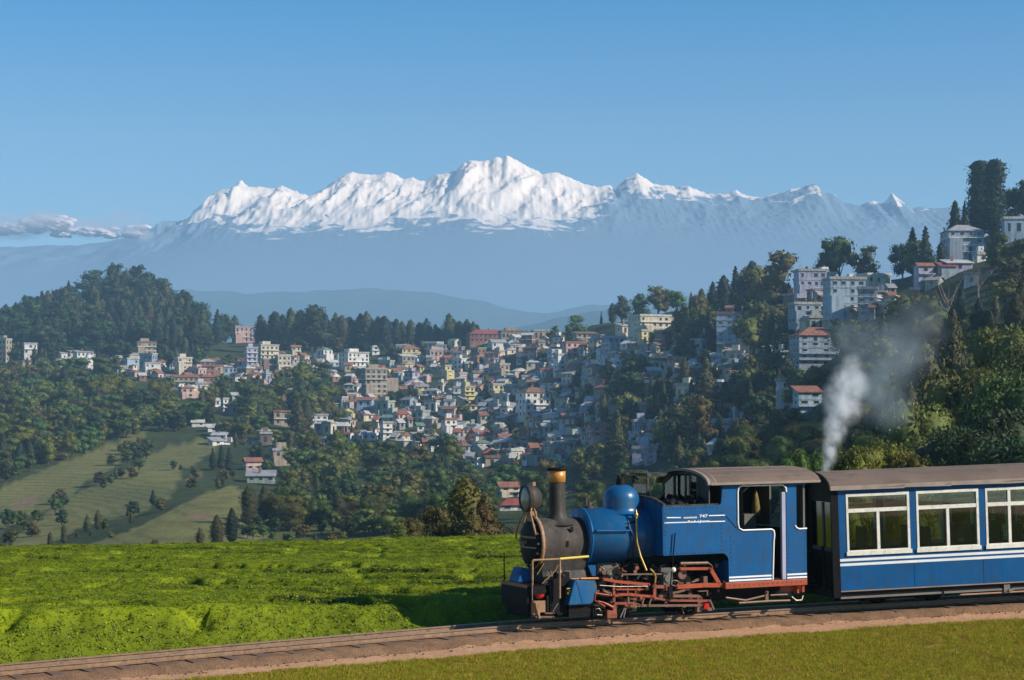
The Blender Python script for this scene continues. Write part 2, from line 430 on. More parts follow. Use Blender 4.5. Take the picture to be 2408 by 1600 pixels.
# ------------------------------------------------------------------ far hillside: one sheet, profiles of (distance, height angle) per direction
PROF = {
 -900: [(70,1420),(150,1400),(400,1250),(700,1050),(1000,900),(1250,800)],
 -300: [(70,1410),(150,1395),(400,1240),(700,1045),(1000,895),(1270,800)],
 0:   [(70,1402),(130,1395),(250,1335),(400,1230),(550,1130),(700,1040),(850,960),(1000,885),(1150,825),(1300,790),(1380,792)],
 150: [(70,1400),(130,1390),(250,1330),(400,1225),(550,1125),(700,1035),(850,955),(1000,882),(1150,820),(1290,742),(1380,728)],
 280: [(70,1400),(130,1385),(250,1325),(400,1220),(550,1120),(700,1030),(850,950),(1000,880),(1150,818),(1290,722),(1380,702)],
 400: [(70,1400),(130,1380),(250,1320),(400,1215),(550,1120),(700,1030),(850,950),(1000,878),(1150,818),(1290,752),(1370,738)],
 500: [(70,1390),(130,1370),(250,1315),(400,1210),(550,1120),(700,1030),(850,950),(1000,876),(1150,816),(1260,800)],
 750: [(70,1375),(130,1350),(250,1295),(400,1215),(550,1130),(700,1042),(850,960),(1000,885),(1150,825),(1250,814)],
 950: [(70,1360),(130,1330),(250,1280),(400,1205),(550,1135),(700,1055),(850,965),(1000,885),(1140,823),(1230,812)],
 1110:[(70,1350),(130,1315),(250,1265),(400,1200),(550,1140),(700,1055),(850,965),(1000,872),(1120,800),(1180,790)],
 1300:[(70,1340),(130,1300),(250,1250),(400,1190),(550,1115),(700,1005),(850,890),(980,800),(1080,780)],
 1400:[(70,1340),(130,1295),(250,1240),(400,1175),(550,1080),(700,955),(850,835),(960,768)],
 1500:[(70,1340),(130,1290),(250,1230),(400,1155),(550,1040),(700,895),(850,780),(930,752)],
 1600:[(70,1340),(130,1285),(250,1220),(400,1130),(550,990),(700,840),(820,745)],
 1700:[(70,1340),(130,1280),(250,1200),(400,1090),(550,935),(700,775),(780,738)],
 1800:[(70,1340),(130,1270),(250,1170),(400,1045),(550,880),(680,735),(740,708)],
 1900:[(70,1335),(130,1250),(250,1130),(400,980),(550,810),(640,690),(690,655)],
 2050:[(70,1320),(130,1210),(250,1060),(400,880),(500,780),(600,690),(660,652)],
 2150:[(70,1300),(130,1170),(250,1010),(400,830),(500,740),(600,668),(650,640)],
 2250:[(70,1280),(130,1130),(250,950),(400,780),(500,685),(600,600),(650,570)],
 2420:[(70,1250),(130,1080),(250,890),(400,720),(500,630),(600,560),(660,528)],
 2700:[(70,1200),(130,1000),(250,800),(400,640),(500,560),(600,490),(670,450)],
 3300:[(70,1150),(130,950),(250,720),(400,560),(500,480),(600,400),(700,350)],
}
NT = 150
pk = sorted(PROF)
prof_rows = []
for k in pk:
    d = np.array([a for a,_ in PROF[k]], float); y = np.array([b for _,b in PROF[k]], float)
    t = np.linspace(0, 1, NT); D = d[0]*(d[-1]/d[0])**t
    yy = np.interp(np.log(D), np.log(d), y)
    ker = np.ones(7)/7; yy = np.convolve(np.pad(yy, 3, 'edge'), ker, 'valid')
    prof_rows.append((D, yy))
hx = np.arange(-900, 3301, 12.0)
HD = np.empty((len(hx), NT)); HY = np.empty_like(HD)
for j in range(NT):
    HD[:,j] = np.interp(hx, pk, [r[0][j] for r in prof_rows]); HY[:,j] = np.interp(hx, pk, [r[1][j] for r in prof_rows])
for A in (HD, HY):
    ker = np.ones(9)/9
    for j in range(NT): A[:,j] = np.convolve(np.pad(A[:,j], 4, 'edge'), ker, 'valid')
HXw = (hx[:,None]-CX)/F*HD
HZw = HC - (HY-CY)*HD/F
HZw += (fbm(HXw/60, HD/60, 51, 4)-0.5)*np.clip(HD/70-1, 0, 9)*1.1
# spurs of the tea gardens on the left: low rounded ribs that run down to the left
for (x0,y0),(x1,y1),wd,ht in (((-60,420),(-95,520),18,3.5), ((-48,330),(-75,430),14,3), ((-40,250),(-62,330),12,2.5)):
    ux, uy = x1-x0, y1-y0; L = math.hypot(ux, uy); q = ((HXw-x0)*ux+(HD-y0)*uy)/L; dd = ((HXw-x0)*uy-(HD-y0)*ux)/L
    HZw += ht*np.exp(-(dd/wd)**2)*np.exp(-((q-L/2)/(L*0.55))**2)
# back slope behind the crest
nb = 14
bt = np.linspace(0.02, 1, nb)
BD = HD[:,-1:]*(1+0.45*bt); BX = HXw[:,-1:]*(1+0.45*bt); BZ = HZw[:,-1:] - 240*bt**1.25
HP = np.concatenate([np.stack([HXw,HD,HZw],-1), np.stack([BX,BD,BZ],-1)], 1)
pxh = CX + F*HP[...,0]/HP[...,1]; pyh = CY - F*(HP[...,2]-HC)/HP[...,1]
def inpoly(x, y, poly):
    r = np.zeros(np.shape(x), bool); n = len(poly)
    for i in range(n):
        (x0,y0),(x1,y1) = poly[i], poly[(i+1)%n]
        c = (y0 > y) != (y1 > y)
        r ^= c & (x < (x1-x0)*(y-y0)/((y1-y0) or 1e-9)+x0)
    return r
# direction/height-angle outlines of the ground covers as seen from the track
TEA_A = [(-200,1180),(0,1150),(90,1112),(330,1014),(352,1030),(290,1080),(200,1140),(130,1190),(20,1238),(-200,1260)]
TEA_B = [(20,1285),(130,1185),(260,1125),(370,1058),(480,1030),(510,1055),(430,1110),(400,1170),(330,1205),(200,1240),(100,1290),(20,1300)]
TEA_C = [(60,1345),(200,1285),(330,1240),(460,1172),(540,1145),(600,1180),(640,1260),(520,1300),(400,1330),(60,1350)]
MOUND = [(2000,768),(2060,735),(2110,722),(2180,735),(2220,790),(2100,800)]
SOIL = [[(25,1190),(60,1165),(98,1160),(90,1185)], [(430,1222),(465,1203),(498,1215),(470,1232)], [(430,1135),(455,1112),(480,1110),(455,1135)]]
teaC = np.zeros(pxh.shape); soilC = np.zeros(pxh.shape)
wx, wy = pxh+22*(fbm(HP[...,0]/25, HP[...,1]/25, 61)-0.5), pyh+14*(fbm(HP[...,0]/25, HP[...,1]/25, 62)-0.5)
for P_ in (TEA_A, TEA_B, TEA_C): teaC[inpoly(wx, wy, P_)] = 1
for P_ in SOIL+[MOUND]: soilC[inpoly(wx, wy, P_)] = 1
teaC = np.maximum(teaC, 0.6*sstep(430, 560, wx)*sstep(1195, 1250, wy)*(1-sstep(1000, 1180, wx))*sstep(0.35, 0.6, fbm(HP[...,0]/30, HP[...,1]/30, 63)))
m, nt, ns, lk, b = nodes_of('hillside_ground')
at = N(nt, 'ShaderNodeAttribute'); at.attribute_name = 'tea_cover'
at2 = N(nt, 'ShaderNodeAttribute'); at2.attribute_name = 'bare_soil'
forest = ramp(nt, noise_tex(nt, 0.09, 6, 0.7), [(0.3, (0.030,0.044,0.016)), (0.55, (0.055,0.070,0.024)), (0.75, (0.095,0.090,0.036))])
teac = ramp(nt, noise_tex(nt, 0.05, 7, 0.65), [(0.3, (0.14,0.145,0.045)), (0.7, (0.205,0.19,0.065))])
wv = N(nt, 'ShaderNodeTexWave', wave_type='BANDS', bands_direction='Z'); wv.inputs['Scale'].default_value = 0.55; wv.inputs['Distortion'].default_value = 3; wv.inputs['Detail'].default_value = 3
tc = N(nt, 'ShaderNodeTexCoord'); lk.new(tc.outputs['Object'], wv.inputs['Vector'])
teac = mixc(nt, 0.5, teac, ramp(nt, wv.outputs['Fac'], [(0.1, (0.62,0.62,0.6)), (0.5, (1.1,1.1,1.1))]), 'MULTIPLY')
soil = ramp(nt, noise_tex(nt, 0.2, 6, 0.7), [(0.3, (0.16,0.115,0.06)), (0.7, (0.27,0.19,0.115))])
c = mixc(nt, at.outputs['Fac'], forest, teac); c = mixc(nt, at2.outputs['Fac'], c, soil)
lk.new(c, b.inputs['Base Color']); b.inputs['Roughness'].default_value = 0.95; b.inputs['Specular IOR Level'].default_value = 0.1
bp = N(nt, 'ShaderNodeBump'); bp.inputs['Strength'].default_value = 0.6; bp.inputs['Distance'].default_value = 1.0
lk.new(noise_tex(nt, 0.5, 6, 0.7), bp.inputs['Height']); lk.new(bp.outputs[0], b.inputs['Normal'])
hill = tag(grid_mesh('hillside', HP, m, attrs={'tea_cover': teaC, 'bare_soil': soilC}), kind='structure')
n_, m_ = HP.shape[:2]
_idx = np.arange(n_*m_).reshape(n_, m_)
_q = np.stack([_idx[:-1,:-1], _idx[:-1,1:], _idx[1:,1:], _idx[1:,:-1]], -1).reshape(-1,4)
HBVH = BVHTree.FromPolygons(HP.reshape(-1,3).tolist(), _q.tolist())
def ground_at(px, py):
    """the point of the hillside seen in a direction from the track, or None"""
    d = Vector(((px-CX)/F, 1, -(py-CY)/F)).normalized()
    hit = HBVH.ray_cast(Vector((0,0,HC)), d)
    return hit[0]
def hill_z(x, y):
    hit = HBVH.ray_cast(Vector((x,y,900)), Vector((0,0,-1)))
    return hit[0].z if hit[0] else 0.0

# ------------------------------------------------------------------ hazy ridges, snow mountains
def ridge(name, pts, D, depth, low_z, mat, seed, rough=0.05):
    xs = np.arange(-1500, 3901, 14.0)
    y = np.interp(xs, [p[0] for p in pts], [p[1] for p in pts])
    ker = np.ones(9)/9; y = np.convolve(np.pad(y, 4, 'edge'), ker, 'valid')
    t = np.concatenate([np.linspace(-0.5, 0, 8)[:-1], np.linspace(0, 1, 26)])
    top_z = HC - (y-CY)*D/F
    Dm = D - depth*t[None,:] + 0*xs[:,None]
    Xw = (xs[:,None]-CX)/F*D*np.ones_like(Dm)
    f = np.where(t >= 0, 1-t**0.85, 1-(-t*2)**1.2)
    Z = low_z + (top_z[:,None]-low_z)*f
    Z += (fbm(Xw/420, Dm/420, seed, 5, True)-0.55)*(top_z[:,None]-low_z)*rough*4*np.sin(np.clip(np.abs(t),0,1)*math.pi)[None,:] + (fbm(Xw/90, Dm/90, seed+9, 3)-0.5)*(top_z[:,None]-low_z)*rough
    return tag(grid_mesh(name, np.stack([Xw,Dm,np.maximum(Z,low_z-1)],-1), mat), kind='structure')
M_RIDGE = earth_mat('far_forest', [(0.03,0.05,0.025), (0.06,0.075,0.035)], 0.006, 0.0, 1)
ridge('hills', [(-1500,760),(0,735),(300,690),(400,680),(560,692),(700,690),(920,678),(1020,684),(1100,701),(1230,736),(1330,728),(1450,710),(1600,696),(1900,690),(3900,650)], 7400, 2200, -20, M_RIDGE, 71)
ridge('hills', [(-1500,800),(300,815),(900,800),(1250,770),(1330,745),(1400,731),(1460,722),(1600,740),(2400,735),(3900,700)], 5200, 1700, -20, M_RIDGE, 81)

SIL = [(-1500,590),(0,582),(200,575),(300,560),(360,545),(420,522),(450,512),(482,473),(505,452),(542,441),(552,446),(560,427),(566,424),(583,436),(629,443),(647,446),(655,439),(663,437),(693,448),(730,463),(757,445),(789,422),(815,406),(826,403),(839,408),(876,412),(910,404),(926,410),(949,422),(967,419),(1000,427),(1031,409),(1073,402),(1085,386),(1091,380),(1100,381),(1109,375),(1130,378),(1150,380),(1160,374),(1169,371),(1180,374),(1192,366),(1200,371),(1215,379),(1247,397),(1274,408),(1301,404),(1338,418),(1375,434),(1407,438),(1436,437),(1444,448),(1453,436),(1470,420),(1498,409),(1519,420),(1536,434),(1569,434),(1592,442),(1616,435),(1630,443),(1651,451),(1672,456),(1714,456),(1731,446),(1755,460),(1790,463),(1825,456),(1860,446),(1900,436),(1919,431),(1939,453),(1964,458),(1985,477),(2023,484),(2051,471),(2072,481),(2085,468),(2096,454),(2110,464),(2141,488),(2180,488),(2400,492),(3900,480)]
SNOW = [(-1500,400),(430,505),(470,525),(600,520),(690,545),(760,535),(900,545),(1000,520),(1200,530),(1300,535),(1380,505),(1440,452),(1453,455),(1500,462),(1560,475),(1600,462),(1650,470),(1705,492),(1760,466),(1800,470),(1860,472),(1920,468),(1960,470),(2040,490),(2080,500),(2110,502),(2150,490),(3900,470)]
xs = np.concatenate([np.arange(-1500, 380, 14.0), np.arange(380, 2200, 2.6), np.arange(2200, 3901, 14.0)])
DM = 15000.0
ys = np.interp(xs, [p[0] for p in SIL], [p[1] for p in SIL]); sn = np.interp(xs, [p[0] for p in SNOW], [p[1] for p in SNOW])
topz = HC - (ys-CY)*DM/F
lowz = HC - (790-CY)*DM/F*0.72
t = np.concatenate([np.linspace(-0.5, 0, 10)[:-1], np.linspace(0, 1, 110)**1.25])
Xw = (xs[:,None]-CX)/F*DM*np.ones((1,len(t)))
Dm = DM - 4200*t[None,:] + 0*xs[:,None]
amp = (topz[:,None]-lowz)
f = np.where(t >= 0, 1-t**0.9, 1-(-t*1.6)**1.1)[None,:]
bl = sstep(0, 0.22, np.clip(t,0,1))[None,:]
tops = np.interp(np.arange(-1500,3901,4.0), xs, topz); tops = np.convolve(np.pad(tops,75,'edge'), np.hanning(151)/np.hanning(151).sum(), 'valid'); tops = np.interp(xs, np.arange(-1500,3901,4.0), tops)[:,None]
lows = HC - (790-CY)*DM/F*0.72
Z = lows + ((topz[:,None]*(1-bl)+tops*bl)-lows)*f
# buttresses that run down towards the camera, plus finer crags
wig = 220*(fbm(Xw/900, Dm/900, 94, 3)-0.5)
spur = fbm((Xw+wig+0.25*(DM-Dm))/520, Dm/2600, 91, 4, True)
crag = fbm(Xw/150, Dm/260, 92, 4, True)
grow = sstep(0, 0.10, np.clip(t,0,1))[None,:]
Z += ((spur-0.62)*270 + (crag-0.6)*62)*grow*(1-0.72*sstep(1425, 1480, xs))[:,None]*(1-0.97*sstep(0.12,0.42,np.clip(t,0,1)))[None,:]
Z += (fbm(Xw/60, Dm/60, 95, 3, True)-0.6)*26*np.where(t >= 0, 1-0.9*sstep(0.15,0.5,np.clip(t,0,1)), 0.3)[None,:]
snow_z = (HC - (sn-CY)*DM/F)[:,None] + 0*Dm
m, nt, ns, lk, b = nodes_of('snow_and_hazy_rock')
at = N(nt, 'ShaderNodeAttribute'); at.attribute_name = 'above_snowline'
geo = N(nt, 'ShaderNodeNewGeometry'); sx = N(nt, 'ShaderNodeSeparateXYZ'); lk.new(geo.outputs['Normal'], sx.inputs[0])
nz = noise_tex(nt, 0.0042, 9, 0.66, dist=0.8)
ma = N(nt, 'ShaderNodeMath', operation='MULTIPLY_ADD'); lk.new(nz, ma.inputs[0]); ma.inputs[1].default_value = 5.2; lk.new(at.outputs['Fac'], ma.inputs[2])
mb_ = N(nt, 'ShaderNodeMath', operation='MULTIPLY_ADD'); lk.new(sx.outputs['Z'], mb_.inputs[0]); mb_.inputs[1].default_value = 0.35; lk.new(ma.outputs[0], mb_.inputs[2])
ms_ = N(nt, 'ShaderNodeMath', operation='ADD'); lk.new(mb_.outputs[0], ms_.inputs[0]); ms_.inputs[1].default_value = -2.10
mask = ramp(nt, ms_.outputs[0], [(0.72, (0,0,0)), (1.0, (1,1,1))])
hazy_rock = ramp(nt, noise_tex(nt, 0.004, 6, 0.65), [(0.3, (0.145,0.20,0.27)), (0.7, (0.165,0.22,0.29))])  # haze blue put into the rock colour so the lower flanks dissolve
lk.new(mixc(nt, mask, hazy_rock, (0.91,0.78,0.67)), b.inputs['Base Color']); b.inputs['Roughness'].default_value = 0.9; b.inputs['Specular IOR Level'].default_value = 0.05
above = np.clip((sn[:,None]-(CY-F*(Z-HC)/Dm))/38, -2, 2) - 0.40*sstep(1425, 1475, xs)[:,None]
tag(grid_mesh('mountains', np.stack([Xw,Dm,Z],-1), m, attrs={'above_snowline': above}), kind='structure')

# ------------------------------------------------------------------ air
def volume_mat(name, color, density, aniso=0.0):
    m = bpy.data.materials.new(name); m.use_nodes = True
    nt = m.node_tree; nt.nodes.clear()
    o = N(nt, 'ShaderNodeOutputMaterial'); v = N(nt, 'ShaderNodeVolumePrincipled')
    v.inputs['Color'].default_value = tuple(color)+(1,); v.inputs['Density'].default_value = density; v.inputs['Anisotropy'].default_value = aniso
    nt.links.new(v.outputs[0], o.inputs['Volume'])
    return m, nt, v
HAZE_DENSITY = 0.00017
hm, _, _ = volume_mat('pale_air', (0.42,0.70,0.95), HAZE_DENSITY)
hz = MB(); hz.box(-7000, 7000, -80, 9000, min(float(HP[...,2].min()), -21)-1, 575)
tag(hz.build('haze', hm), kind='stuff')
# ------------------------------------------------------------------ plants: leaf clouds on lumpy crowns
rng = np.random.default_rng(7)
def leaf_quads(mb, P, Nn, size, rg, jit=0.6, m=0, aspect=0.7):
    n = len(P)
    nn = Nn + rg.normal(0, jit, (n,3)); nn /= np.linalg.norm(nn, axis=1)[:,None]+1e-9
    t = np.cross(nn, rg.normal(0, 1, (n,3))); t /= np.linalg.norm(t, axis=1)[:,None]+1e-9
    b = np.cross(nn, t)
    s = size*rg.uniform(0.6, 1.35, n)[:,None]
    k = lambda: rg.uniform(0.7, 1.2, n)[:,None]
    V = np.stack([P-t*s*0.5*k(), P-b*s*0.5*aspect*k(), P+t*s*0.5*k(), P+b*s*0.5*aspect*k()], 1).reshape(-1,3)
    base = len(mb.V)
    mb.V.extend(map(tuple, V.tolist()))
    mb.F.extend([(base+4*i, base+4*i+1, base+4*i+2, base+4*i+3) for i in range(n)])
    mb.M.extend([m]*n); mb.S.extend([False]*n)
def blob(mb, c, r, rg, m=0, sub=2, amp=0.18):
    bm = bmesh.new(); bmesh.ops.create_icosphere(bm, subdivisions=sub, radius=1)
    ph = rg.uniform(0, 6, 3)
    V = []
    for v in bm.verts:
        k = 1 + amp*(math.sin(v.co.x*4+ph[0])*math.sin(v.co.y*4+ph[1])*math.sin(v.co.z*4+ph[2])*2)
        V.append((c[0]+v.co.x*r[0]*k, c[1]+v.co.y*r[1]*k, c[2]+v.co.z*r[2]*k))
    Fc = [tuple(v.index for v in f.verts) for f in bm.faces]
    bm.free()
    mb.add(V, Fc, m, True)
def conifer(seed, wid, n, leaf, shape='cone', base=0.06):
    rg = np.random.default_rng(seed)
    a0 = rg.uniform(0, 6, 6)
    def prof(h, a):
        if shape == 'cone': p = np.minimum(1, (h-base+0.02)/0.10)*(1-h)**0.75*1.25
        elif shape == 'column': p = np.minimum(1, (h-base+0.02)/0.12)*np.minimum(1, ((1-h)/0.32))**0.6
        elif shape == 'cypress': p = np.minimum(1, (h-base+0.06)/0.25)*np.minimum(1, ((1-h)/0.10))**0.5
        else: p = np.minimum(1, (h-base+0.02)/0.2)*np.minimum(1, (1-h)/0.45)**0.7
        lump = 0.78 + 0.22*np.sin(a*3+a0[0]+h*17)*np.sin(h*31+a0[1]) + 0.20*np.sin(a*2+a0[2]-h*9) + 0.12*np.sin(h*53+a*5+a0[3])
        return wid*p*np.clip(lump, 0.4, 1.3)
    mb = MB()
    hh = base + (1-base)*np.linspace(0, 0.985, 16); na = 9; V = []
    for h in hh:
        for j in range(na):
            a = 2*math.pi*j/na; r = float(prof(np.array(h), np.array(a)))*0.74
            V.append((r*math.cos(a), r*math.sin(a), h))
    mb.add(V, [(i*na+j, i*na+(j+1)%na, (i+1)*na+(j+1)%na, (i+1)*na+j) for i in range(15) for j in range(na)], 0, True)
    h = base + (1-base)*rg.beta(0.95, 1.5, n); a = rg.uniform(0, 2*math.pi, n); r = prof(h, a)*rg.uniform(0.72, 1.06, n)
    P = np.stack([r*np.cos(a), r*np.sin(a), h - 0.01*rg.random(n)], 1)
    Nn = np.stack([np.cos(a), np.sin(a), 0.45+0*a], 1)
    leaf_quads(mb, P, Nn, leaf, rg, 0.55)
    tr = MB(); tr.tube([(0,0,-0.06),(0.004,0,0.2),(0,0.004,0.6),(0,0,0.9)], [0.018,0.015,0.008,0.003], 7)
    return mb, tr
def broadleaf(seed, wid, n, leaf, lobes=13, base=0.12, flat=1.0):
    rg = np.random.default_rng(seed)
    mb = MB(); C = []
    for i in range(lobes):
        u = rg.uniform(0, 1)**0.6; a = rg.uniform(0, 2*math.pi) + i*2.4
        h = rg.uniform(0, 1)
        R0 = wid*(0.35+0.65*math.sin(math.pi*min(1, 0.15+h*0.8)))
        C.append((u*R0*0.68*math.cos(a), u*R0*0.68*math.sin(a), base+0.12+(0.82-base)*h*flat, rg.uniform(0.34, 0.52)*wid))
    C.append((0, 0, base+0.5*(1-base), wid*0.6)); C.append((0.05*wid, 0, 0.86, wid*0.34))
    A = np.array(C); A[:,3] = np.minimum(A[:,3], np.maximum(0.06, 1.0-A[:,2]))
    for c in A: blob(mb, c[:3], (c[3]*0.72, c[3]*0.72, c[3]*0.66), rg, 0, 1, 0.3)
    k = rg.choice(len(A), n, p=A[:,3]**2/np.sum(A[:,3]**2))
    d = rg.normal(0, 1, (n,3)); d[:,2] += 0.15; d /= np.linalg.norm(d, axis=1)[:,None]
    rr = A[k,3]*rg.uniform(0.74, 1.1, n)
    P = A[k,:3] + d*rr[:,None]*np.array([1,1,0.9])
    dist = np.linalg.norm(P[:,None]-A[None,:,:3], axis=2)/A[None,:,3]
    keep = (dist < 0.7).sum(1) == 0
    leaf_quads(mb, P[keep], d[keep], leaf, rg, 0.6)
    tr = MB(); tr.tube([(0,0,-0.08),(0.006,0.004,base*0.6),(-0.004,0.006,base+0.12),(0,0,0.6)], [0.030,0.024,0.018,0.006], 7)
    for c in A[:5]: tr.tube([(0,0,base*0.7+0.03*rg.random()), (c[0]*0.5,c[1]*0.5,(base+c[2])/2), (c[0],c[1],c[2])], [0.014,0.009,0.003], 5)
    return mb, tr
def bare_tree(seed):
    rg = np.random.default_rng(seed); tr = MB(); tw = MB()
    tr.tube([(0,0,-0.08),(0.01,0,0.2),(-0.02,0.01,0.42)], [0.028,0.02,0.012], 7)
    for i in range(9):
        a = i*2.4+rg.uniform(-.4,.4); s = Vector((-0.01,0.005,0.18+0.03*i)); e = Vector((0.22*math.cos(a)*rg.uniform(.6,1.2), 0.22*math.sin(a)*rg.uniform(.6,1.2), rg.uniform(0.55, 1.0)))
        mid = s.lerp(e, 0.5)+Vector((0,0,-0.05)); tr.tube([s, mid, e], [0.010,0.007,0.002], 5)
        for k in range(10):
            q = mid.lerp(e, rg.random()); d = Vector(rg.normal(0,1,3)); d.z = abs(d.z)
            tw.tube([q, q+d*0.05], [0.0025,0.001], 3, smooth=False)
    n = 240; P = np.stack([rg.normal(0,0.11,n), rg.normal(0,0.11,n), rg.uniform(0.5,1,n)], 1)
    leaf_quads(tw, P, rg.normal(0,1,(n,3)), 0.02, rg, 1.0)
    return tw, tr
L_COND = leafmat('conifer_needles_dark', (0.024,0.043,0.023), 0.4)
L_CONB = leafmat('conifer_needles_brownish', (0.075,0.078,0.028), 0.4)
L_GREEN = leafmat('leaves_green', (0.074,0.106,0.024), 0.5, 0.045)
L_DARK = leafmat('leaves_dark_green', (0.038,0.062,0.022), 0.5, 0.04)
L_OLIVE = leafmat('leaves_olive', (0.120,0.114,0.028), 0.5, 0.045)
L_YELL = leafmat('leaves_yellow_green', (0.115,0.125,0.016), 0.45)
L_TAN = leafmat('needles_tan', (0.115,0.095,0.022), 0.4)
L_RUST = leafmat('leaves_rusty_brown', (0.15,0.085,0.045), 0.4)
M_BARK = paint('bark', (0.10,0.075,0.05), 0.9, var=0.4, scale=8, spec=0.1)
M_BARKP = paint('pale_bark', (0.24,0.19,0.15), 0.9, var=0.4, scale=8, spec=0.1)

PROTO = {}                                           # key -> (crown mesh, trunk mesh, joined mesh, kind, colour word)
def proto(key, mbs, leaf, kind, word, bark=None):
    cr, tr = mbs; bark = bark or M_BARK
    both = MB(); both.add(cr.V, cr.F, 0); both.S = list(cr.S); both.add(tr.V, tr.F, 1, True)
    PROTO[key] = (cr.mesh('crown', [leaf], False), tr.mesh('trunk', [bark], False), both.mesh(kind, [leaf, bark], False), kind, word)
for i in range(3):
    proto('cd%d' % i, conifer(100+i, 0.17+0.02*i, 900, 0.045, ('cone','column','oval')[i]), L_COND, 'conifer_tree', 'dark green')
    proto('cb%d' % i, conifer(110+i, 0.16+0.025*i, 900, 0.045, ('column','oval','cone')[i]), L_CONB, 'conifer_tree', 'brownish green')
    proto('bg%d' % i, broadleaf(120+i, 0.38+0.05*i, 1100, 0.055), L_GREEN, 'broadleaf_tree', 'mid green')
    proto('bd%d' % i, broadleaf(130+i, 0.36+0.05*i, 1100, 0.055), L_DARK, 'broadleaf_tree', 'dark green')
    proto('bo%d' % i, broadleaf(140+i, 0.40+0.05*i, 1100, 0.055), L_OLIVE, 'broadleaf_tree', 'olive')
    proto('by%d' % i, broadleaf(150+i, 0.42+0.05*i, 1100, 0.055), L_YELL, 'broadleaf_tree', 'yellow green')
# finer crowns for trees that stand near
for i in range(2):
    proto('CD%d' % i, conifer(200+i, 0.17, 7000, 0.020, ('column','cone')[i]), L_COND, 'conifer_tree', 'dark green')
    proto('CB%d' % i, conifer(210+i, 0.20, 7000, 0.020, ('oval','column')[i]), L_CONB, 'conifer_tree', 'brownish green')
    proto('BG%d' % i, broadleaf(220+i, 0.40, 15000, 0.021, 18), L_GREEN, 'broadleaf_tree', 'mid green')
    proto('BD%d' % i, broadleaf(230+i, 0.40, 15000, 0.021, 18), L_DARK, 'broadleaf_tree', 'dark green')
    proto('BO%d' % i, broadleaf(240+i, 0.42, 15000, 0.021, 18), L_OLIVE, 'broadleaf_tree', 'olive')
    proto('BY%d' % i, broadleaf(250+i, 0.62, 9000, 0.030, 16, base=0.05), L_YELL, 'broadleaf_tree', 'yellow green')
    proto('SH%d' % i, broadleaf(260+i, 0.60, 6000, 0.035, 14, base=0.02), L_OLIVE, 'shrub', 'olive')
proto('cy0', conifer(290, 0.15, 3200, 0.028, 'cypress', 0.02), L_COND, 'conifer_tree', 'dark green')
proto('CO0', conifer(280, 0.27, 7000, 0.026, 'oval', 0.02), L_TAN, 'conifer_tree', 'brownish')
proto('CO1', conifer(281, 0.23, 7000, 0.026, 'column', 0.02), L_TAN, 'conifer_tree', 'brownish')
proto('bare0', bare_tree(270), L_RUST, 'bare_tree', 'rusty bare', M_BARKP)

# every tree: (prototype, x angle, foot angle, height angle, zone); angles in 1/4600 rad as seen from the track
TREES = []
def T(key, px, py, hp, zone, ws=1.0, D=None):
    TREES.append([key, px, py, hp, zone, ws, D])
RIDGE = [(613,740,818),(646,731,820),(664,739,820),(684,723,820),(707,728,820),(733,716,822),(764,737,822),(789,735,822),(804,741,822),(822,744,820),(848,736,820),(862,731,820),(889,744,820),(904,742,820),
         (932,749,814),(945,754,812),(965,751,812),(986,757,812),(1003,748,812),(1024,762,812),(1056,737,810),(1080,754,810),(1098,750,808),(1113,755,806)]
for i, (x, y0, y1) in enumerate(RIDGE):
    T(('cb0','cd1','cd2','cb1')[i % 4] if i != 5 else 'bd1', x, y1+4, y1+4-y0, 'ridge row', 1.5 if i != 5 else 1.2)
    if i < 14 or i > 18: T(('cd2','bd0','cd1')[i % 3], x+9, y1-1, (y1-y0)*0.82, 'ridge row', 1.5)
for x, y0, y1, k in [(511,727,812,'cd0'),(466,715,800,'cd0'),(530,738,808,'bd1'),(552,740,806,'cb1'),(10,765,815,'cd2'),(26,747,815,'cd1'),(86,726,800,'bd0'),(176,690,775,'cd1'),(228,686,775,'cb1'),(272,664,760,'bd0'),(322,674,770,'cd0'),(338,678,770,'cd0'),(418,690,790,'cd0'),(405,700,790,'cb1'),(440,706,800,'cd2')]:
    T(k, x, y1, y1-y0, 'wooded hill', 1.3)
SKY = [('bo0',1548,744,74,1.25),('bd1',1505,748,58,1.2),('bd0',1462,752,58,1.1),('cd1',1440,752,40,1.3),('bg1',1592,744,60,1.0),('cd0',1625,736,50,1.0),('cb0',1650,738,60,1.3),('cd2',1676,738,76,1.3),('cd1',1702,738,92,1.3),('cd0',1729,738,112,1.2),('cd1',1751,736,106,1.4),('bo1',1826,738,152,1.05),('bo2',1788,735,112,0.9),('cd1',1768,736,124,1.2),('cd0',1886,668,38,1.1),('cd1',1897,668,42,1.0),
       ('bg1',1974,648,94,1.05),('bd2',1945,650,70,0.9),('bg0',2034,648,72,1.1),('cd0',2146,650,116,1.3),('cd0',2176,652,120,1.3),('bg2',2162,655,92,1.1),('bd1',2122,652,80,1.0),('cd1',2213,640,72,1.1),('cy0',2304,562,186,1.3),('cy0',2338,562,189,1.2),('cd2',2246,545,74,1.0),('cd0',2268,542,66,1.0),('bd1',2388,532,92,1.0),('bd2',2420,530,110,1.0),('bo0',2395,660,100,1.2),('bg2',2350,640,96,1.0)]
for k, x, y, h_, w_ in SKY: T(k, x, y, h_, 'right skyline', w_)
